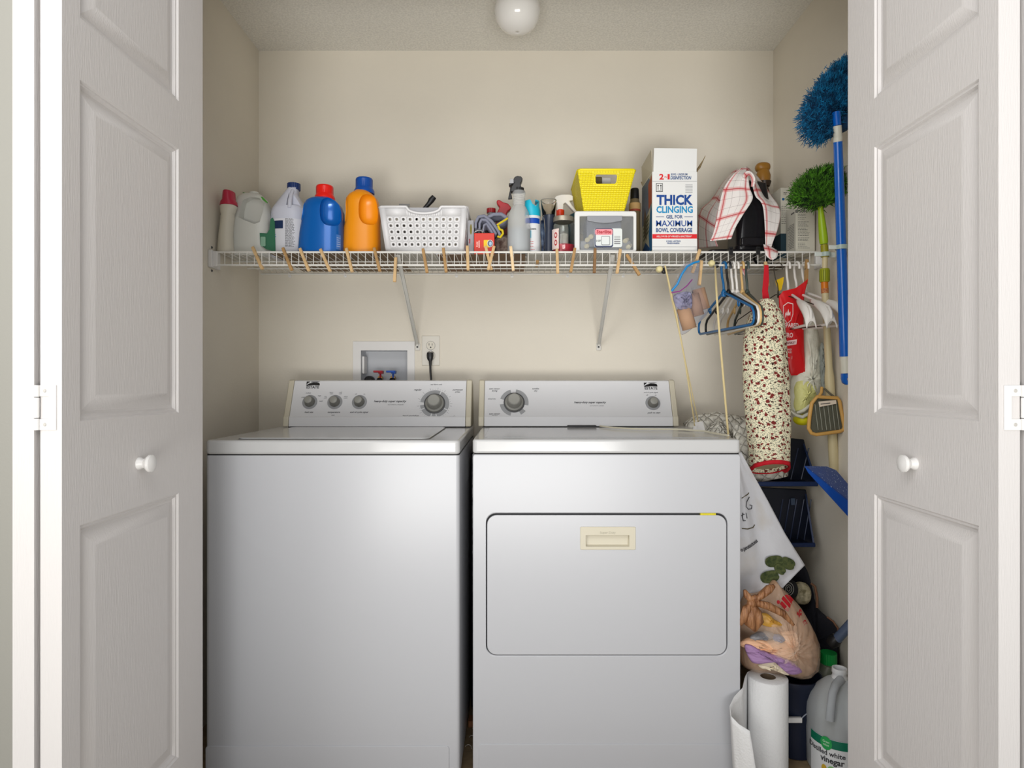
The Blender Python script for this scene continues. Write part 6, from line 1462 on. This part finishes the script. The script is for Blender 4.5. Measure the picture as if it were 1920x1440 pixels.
for cx_, cy_, rx, ry, an in ((1451, 1052, 17, 12, 8), (1476, 1056, 15, 12, -25), (1443, 1081, 18, 13, 12), (1462, 1067, 12, 9, -40)):
    q0 = on_tote(cx_, cy_, .004); s2 = q0.y/F; pts2 = []
    for k in range(24):
        a = 2*PI*k/24; r_ = 1-.10*math.exp(-((a-0)**2)/.05)
        ex, ey = rx*math.cos(a)*r_, ry*math.sin(a)*(1+.12*math.cos(2*a)); pts2.append((q0.x+s2*(ex*math.cos(R(an))-ey*math.sin(R(an))), q0.z+s2*(ex*math.sin(R(an))+ey*math.cos(R(an)))))
    obj('clover_leaf', MB().prism(pts2, lambda a, b, h: Vector((a, q0.y-h-.002, b)), .0012), clv, t, smooth=0)
# patterned roll behind tote
t = thing('patterned_cloth', 'black and cream patterned cloth bundle behind the grocery bag', 'cloth', P(1492, 1110, 2.0))
obj('bundle', blob(X(1502, 2.02), 2.02, Z(1112, 2.02), .028, .03, .034, 24, 14, 2.4), mat('pattern_cream', (210, 200, 168), .9, col2=(120, 112, 84), vscale=60, bump=1.5, bscale=50), t, smooth=80)
obj('dark_side', blob(X(1480, 2.01), 2.01, Z(1104, 2.01), .024, .028, .030, 24, 14, 2.2), mat('pattern_black', (34, 34, 36), .9), t, smooth=80)
for k, (r1, r2) in enumerate(((.016, .020), (.010, .013), (.005, .007))):
    obj('ring_print', MB().tube([Vector((X(1478, 1.98)+r1*math.cos(a), 1.978, Z(1104, 1.98)+r2*math.sin(a))) for a in [i*PI/9 for i in range(18)]], .0012, 5, closed=True), mat('print_silver', (176, 176, 170), .6), t)
# black backpack-like mass
t = thing('black_bag', 'large black fabric bag slumped in the right corner', 'bag', P(1530, 1200, 2.15))
bkf = mat('black_fabric', (20, 21, 30), .85, bump=.4, bscale=120)
pillow('body', [(1478, 1060), (1508, 1060), (1520, 1100), (1530, 1135), (1552, 1158), (1573, 1178), (1571, 1215), (1572, 1280), (1560, 1350), (1440, 1350), (1440, 1250), (1470, 1150)], 2.05, .045, bkf, t, crumple=.004, seed=12, skew=.0016)
obj('trim', MB().tube([P(1521, 1094, 2.01), P(1528, 1100, 2.0), P(1532, 1120, 1.99), P(1532, 1140, 1.98)], .004, 8), mat('trim_brown', (110, 74, 50), .6), t, smooth=60)
obj('trim', MB().tube([P(1551, 1157, 1.94), P(1562, 1165, 1.925), P(1571, 1178, 1.915), P(1571, 1205, 1.915)], .003, 8), mat('trim_brown', (110, 74, 50), .6), t, smooth=60)
d = 1.86
t = thing('vacuum_tube', 'slate blue tube end with a black collar leaning at the door edge', 'tube', P(1580, 1190, d))
stick(t, 'tube', P(1566, 1202, d), P(1606, 1158, d-.03), [(0, .0001), (0, .012), (.1, .0135), (1, .0135), (1, .0001)], mat('slate_plastic', (78, 92, 116), .3))
stick(t, 'collar', P(1556, 1208, d+.01), P(1570, 1196, d), [(0, .0001), (0, .014), (.5, .019), (1, .016), (1, .0001)], black)
# navy bucket and handles
d = 1.90
t = thing('navy_bucket', 'navy plastic bucket with a white chip on it under the grocery bag', 'bucket', P(1486, 1420, d))
obj('body', MB().lathe([(.0001, .003), (.058, .003), (.064, .06), (.072, .20), (.075, Z(1276, d)), (.078, Z(1266, d)), (.078, Z(1262, d)), (.072, Z(1262, d)), (.070, Z(1275, d)), (.056, .02), (.0001, .02)], (X(1488, d), d, 0), 40), mat('bucket_navy', (24, 32, 52), .4), t, smooth=50)
obj('white_chip', MB().box(X(1474, d-.07), X(1502, d-.07), d-.078, d-.068, Z(1353, d-.07), Z(1344, d-.07)), whitep, t, bevel=.001)
obj('bail', MB().tube([P(1502, 1348, d-.073), P(1508, 1342, d-.072), P(1518, 1334, d-.066), P(1526, 1328, d-.05)], .0016, 6), mat('clear_line', (150, 156, 168), .2), t)
d = 1.915
t = thing('green_cap_bottle', 'grey translucent bottle with a bright green cap behind the vinegar jug', 'bottle', P(1550, 1300, d))
obj('body', MB().loft(rings_px([(1364, 1530, 1572), (1300, 1530, 1572), (1262, 1532, 1571), (1250, 1538, 1568), (1243, 1541, 1566)], d, .035, 2.6, 32)[0:0]+[ring(X(1551, d), d, z, rx, .034, 2.6, 32) for z, rx in ((.003, .033), (.01, .036), (Z(1266, d), .036), (Z(1252, d), .030), (Z(1243, d), .020))]), mat('grey_bottle', (112, 114, 100), .35, trans=.15), t, smooth=50)
obj('cap', ribs(X(1553.5, d), d, .0225, Z(1244, d), Z(1223, d), 28, .0008), mat('cap_green', (14, 140, 62), .35), t)
obj('handle_line', MB().tube([P(1531, 1252, d-.04), P(1540, 1262, d-.042), P(1545, 1290, d-.042)], .0012, 5), greyd, t)
# grocery bag
d = 1.84
t = thing('grocery_bag', 'knotted tan plastic shopping bag with red print full of peach and lilac cloth', 'bag', P(1460, 1200, d))
tan = mat('bag_tan', (222, 186, 156), .25, trans=.15, bump=1, bscale=16, bdist=.012, stretch=(1, 1, .6), col2=(190, 142, 104), vscale=9)
outl = [(1386, 1150), (1396, 1118), (1420, 1112), (1440, 1104), (1452, 1088), (1462, 1098), (1482, 1118), (1500, 1138), (1516, 1166), (1526, 1186), (1532, 1210), (1530, 1240), (1522, 1258), (1500, 1268), (1478, 1264), (1450, 1256), (1410, 1256), (1390, 1244), (1384, 1200)]
pillow('shell', outl, d+.03, .075, tan, t, n=12, crumple=.003, seed=21, cx=(1460, 1190), ridge=.006)
def lump(nm, poly, dd, th, m, seed): pillow(nm, poly, dd, th, m, t, n=7, crumple=.002, seed=seed, ridge=.005)
peach = mat('cloth_peach', (236, 186, 148), .6, bump=1, bscale=22, bdist=.012, stretch=(.6, 1, 3)); lil = mat('cloth_lilac', (164, 128, 172), .6, bump=1, bscale=22, bdist=.012, stretch=(.6, 1, 3)); crm = mat('cloth_cream', (226, 212, 186), .6, bump=1, bscale=22, bdist=.012, stretch=(.6, 1, 3))
lump('peach_cloth', [(1388, 1204), (1406, 1196), (1440, 1200), (1456, 1200), (1482, 1206), (1494, 1216), (1492, 1238), (1462, 1232), (1436, 1222), (1408, 1214), (1390, 1212)], 1.79, .022, peach, 2)
lump('peach_cloth', [(1462, 1190), (1476, 1182), (1492, 1186), (1496, 1210), (1494, 1238), (1480, 1226)], 1.80, .022, peach, 3)
lump('lilac_cloth', [(1396, 1214), (1404, 1208), (1424, 1216), (1448, 1226), (1468, 1232), (1490, 1244), (1504, 1260), (1480, 1264), (1464, 1250), (1452, 1236), (1430, 1238), (1410, 1242)], 1.775, .018, lil, 4)
lump('cream_cloth', [(1422, 1246), (1440, 1238), (1458, 1236), (1474, 1252), (1478, 1266), (1450, 1256), (1430, 1254)], 1.78, .014, crm, 5)
lump('blue_item', [(1446, 1192), (1462, 1190), (1472, 1200), (1456, 1204)], 1.79, .014, mat('cloth_blue', (84, 112, 156), .6), 6)
lump('grey_item', [(1408, 1192), (1430, 1184), (1450, 1188), (1444, 1198), (1410, 1200)], 1.79, .014, mat('film_grey', (150, 148, 152), .3, trans=.2, bump=1, bscale=40), 7)
lump('yellow_item', [(1424, 1152), (1438, 1150), (1450, 1160), (1466, 1170), (1460, 1176), (1430, 1172)], 1.785, .010, mat('film_gold', (206, 156, 66), .4), 8)
kb = mat('bag_knot', (166, 118, 80), .45, bump=1, bscale=50, bdist=.010, stretch=(2, 1, .35), col2=(120, 76, 44), vscale=60)
for pth, rr in (([(1410, 1132), (1400, 1142), (1394, 1160), (1388, 1172)], [.008, .013, .012, .004]), ([(1411, 1134), (1408, 1150), (1406, 1168), (1416, 1184)], [.008, .014, .016, .003]), ([(1412, 1134), (1419, 1148), (1424, 1165), (1417, 1183)], [.008, .012, .012, .003]),
                ([(1412, 1128), (1428, 1116), (1442, 1104), (1452, 1098)], [.006, .010, .012, .005]), ([(1410, 1128), (1440, 1136), (1468, 1150), (1488, 1172)], [.009, .011, .010, .004]), ([(1408, 1126), (1400, 1116), (1396, 1106)], [.007, .010, .004]), ([(1404, 1122), (1416, 1120), (1424, 1124)], [.006, .009, .006])):
    obj('knot_fold', MB().tube([P(a, b, 1.752) for a, b in pth], rr, 10), kb, t, smooth=80)
obj('knot', blob(X(1410, 1.752), 1.752, Z(1131, 1.752), .014, .014, .012, 14, 8), kb, t, smooth=80)
film = mat('bag_clear_film', (240, 214, 190), .16, alpha=.30, bump=1, bscale=18, bdist=.015, stretch=(1, 1, .5))
pillow('clear_film', [(a*.985+21.9, b*.985+17.8) for a, b in outl], d+.03, .112, film, t, n=12, crumple=.003, seed=31, cx=(1458, 1195), ridge=.006)
rp_ = mat('print_store_red', (176, 22, 34), .5)
def bag_print(poly, nm='red_print'):
    obj(nm, MB().prism([(X(a, 1.772), Z(b, 1.772)) for a, b in poly], lambda a, b, h: Vector((a, 1.790-h+.55*max(0, a-X(1480, 1.772)), b)), .0016), rp_, t, smooth=0)
obj('red_print', MB().prism(oval(X(1463, 1.772), Z(1132, 1.772), .0042, .0055), lambda a, b, h: Vector((a, 1.786-h, b)), .0016), rp_, t, smooth=0)
bag_print([(1467, 1136), (1471, 1131), (1486, 1147), (1484, 1152), (1478, 1149)]); bag_print([(1470, 1127), (1474, 1121), (1490, 1139), (1488, 1146)]); bag_print([(1476, 1120), (1481, 1119), (1494, 1132), (1492, 1139)]); bag_print([(1483, 1119), (1488, 1122), (1497, 1131), (1495, 1134)])
for k, (cx_, cy_, s3, w_) in enumerate(((1505, 1155, .024, 'St'), (1515, 1173, .015, 'ST'))):
    q0 = Vector((X(cx_, 1.78), 1.80, Z(cy_, 1.78))); an = R(-58)
    label_text(w_, s3, lambda a, b, h: Vector((q0.x+a*math.cos(an)-b*math.sin(an), q0.y-h+.6*(a*math.cos(an)-b*math.sin(an)), q0.z+a*math.sin(an)+b*math.cos(an))), rp_, t, name='red_lettering', bold=.0012)
# paper towel roll
d = 1.795
t = thing('paper_towel_roll', 'upright white paper towel roll with a loose sheet trailing to the left', 'paper towel', (X(1440, d), d, 0))
cx_ = X(1440, d); rr = 35.3*d/F; ztp = Z(1268, d); paper = mat('paper_white', (226, 226, 226), .9, bump=.8, bscale=170)
obj('roll', MB().lathe([(.021, .001), (rr, .001), (rr, ztp-.002), (rr-.002, ztp), (.021, ztp), (.021, .001)], (cx_, d, 0), 48, cap=False), paper, t, smooth=50)
obj('core', MB().lathe([(.0205, .001), (.0205, ztp-.001), (.0195, ztp-.001), (.0195, .001)], (cx_, d, 0), 32, cap=False), mat('core_brown', (122, 104, 84), .9), t, smooth=50)
ob_ = [(X(1443, d), d+rr+.001), (X(1425, d), d+rr*.92), (X(1408, d), d+rr*.55), (X(1397, d), d+.0), (X(1390, 1.76), 1.748), (X(1380, 1.71), 1.722), (X(1371, 1.69), 1.700), (X(1372, 1.67), 1.675), (X(1385, 1.66), 1.662), (X(1406, 1.65), 1.652)]
def shf(u, v):
    f = u*(len(ob_)-1); k = min(len(ob_)-2, int(f)); f -= k
    a, b = ob_[k], ob_[k+1]; x_ = a[0]+(b[0]-a[0])*f; y_ = a[1]+(b[1]-a[1])*f
    tp = ztp-.0 if u < .35 else ztp-.0-.075*(u-.35)/.65
    x_ += (1-v)*.030*max(0, u-.45)*1.8
    return Vector((x_, y_+.003*math.sin(u*9+v*3), .002+(tp-.002)*v))
obj('loose_sheet', MB().grid(shf, 36, 12), paper, t, solid=.0008, smooth=80)
# vinegar jug
d = 1.80
t = thing('vinegar_jug', 'clear gallon vinegar jug with a green and white label at the door edge', 'jug', P(1586, 1440, d))
cj = mat('jug_clear', (240, 244, 246), .18, trans=.6, ior=1.05)
jx = .926; jr = .083
bj = obj('body', MB().loft([ring(jx-.002, d, z, rx, ry, 2.3, 40) for z, rx, ry in ((.002, jr*.92, .078), (.012, jr*.98, .084), (Z(1372, d), jr, .085), (Z(1362, d), jr*.985, .083), (Z(1340, d), jr*1.0, .085), (Z(1325, d), jr*.98, .083), (Z(1305, d), jr*.86, .072), (Z(1290, d), jr*.68, .058), (Z(1276, d), jr*.42, .036), (Z(1271, d), jr*.26, .024))]), cj, t, smooth=60)
c_ = MB(); c_.prism([(X(a, d), Z(b, d)) for a, b in ((1568, 1346), (1567, 1300), (1573, 1282), (1586, 1280), (1596, 1300), (1596, 1346))], lambda a, b, h: Vector((a, d-.12+h, b)), .075)
boolean(bj, c_)
obj('handle', MB().tube([P(1556, 1350, d-.078), P(1558, 1325, d-.078), P(1561, 1300, d-.065), P(1567, 1284, d-.045), P(1576, 1275, d-.02)], [.0115, .0105, .0105, .011, .012], 14), mat('jug_handle', (206, 210, 214), .2, trans=.5, ior=1.1), t, smooth=70)
obj('neck', MB().lathe([(.0175, Z(1275, d)), (.0205, Z(1275, d)), (.0205, Z(1268, d)), (.0185, Z(1266, d)), (.0185, Z(1262, d)), (.0205, Z(1260, d)), (.0195, Z(1252, d)), (.0165, Z(1252, d)), (.0165, Z(1270, d))], (jx-.002, d, 0), 32, cap=False), mat('neck_white', (226, 228, 230), .3), t, smooth=50)
fv = wrap(jx-.002, d, jr, .085, 2.3, .0008)
obj('label', patch(fv, -.128, .085, .006, .124, 30, h=0), mat('sleeve_white', (224, 226, 228), .4), t)
obj('label_band', patch(fv, -.128, -.016, .100, .1235, 20, h=.0006), mat('sleeve_green', (14, 112, 84), .4), t)
sbp = MB(); sbp.grid(lambda u, v: fv(-.074+.017*v*math.cos(2*PI*u), .110+.018*v*math.sin(2*PI*u), .0012), 20, 3)
obj('label_badge', sbp, mat('badge_green', (40, 160, 84), .4), t)
label_text('Great\nvalue', .0085, lambda a, b, h: fv(-.074+a, .110+b, .0017), mat('badge_text', (200, 232, 204), .5), t, name='label_text', bold=.0001)
label_text('Distilled white', .0190, lambda a, b, h: fv(-.078+a, .084+b, .0010), ink, t, name='label_text', bold=.0004)
label_text('vinegar', .0225, lambda a, b, h: fv(-.058+a, .066+b, .0010), ink, t, name='label_text', bold=.0006)
for a_, z_, rx, rz, m_ in ((-.080, .040, .008, .010, ('fruit_gold', (206, 170, 50))), (-.058, .040, .012, .012, ('fruit_green', (130, 190, 110))), (-.066, .028, .010, .010, ('fruit_red', (190, 40, 34))), (-.042, .026, .009, .010, ('fruit_red', (190, 40, 34)))):
    q = MB(); q.grid(lambda u, v: fv(a_+rx*v*math.cos(2*PI*u), z_+rz*v*math.sin(2*PI*u), .0010), 16, 2)
    obj('label_fruit', q, mat(m_[0], m_[1], .5), t, smooth=0)
obj('label_text', lines(fv, -.010, .030, [.119-.0062*k for k in range(17)], .0026, .0012, 31), ink, t, smooth=0)
# wall-hung slim white box beside the blue pole
t = thing('wall_pocket', 'slim white box hung on the right wall behind the blue pole', 'box', (XR, 1.9, Z(430, 1.9)))
obj('box', MB().box(.984, XR, 1.83, 1.945, Z(478, 1.9), Z(371, 1.9)), mat('bin_cream', (206, 204, 190), .5), t, bevel=.004)
# things in the gap between the machines
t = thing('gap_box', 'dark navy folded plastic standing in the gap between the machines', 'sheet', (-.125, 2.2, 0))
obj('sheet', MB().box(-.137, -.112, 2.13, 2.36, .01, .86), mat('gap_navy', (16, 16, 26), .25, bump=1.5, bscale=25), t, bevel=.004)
t = thing('wood_scrap', 'short orange-brown wood offcut on the floor between the machines', 'wood block', (-.125, 2.05, 0))
obj('block', MB().box(-.139, -.112, 2.02, 2.06, .001, .022), mat('scrap_wood', (150, 96, 60), .7, var=.3), t, bevel=.002)
t = thing('lint', 'grey-white curls of lint on the floor between the machines', 'lint', (-.125, 1.95, 0)); rnd = random.Random(2)
for k in range(4):
    x_, y_ = -.130+.008*k, 1.90+.05*k
    obj('curl', MB().tube([Vector((x_+.010*math.cos(q*.7), y_+.018*math.sin(q*.7), .0035+.001*q)) for q in range(5)], .0012, 5), mat('lint_grey', (176, 170, 160), .9), t)
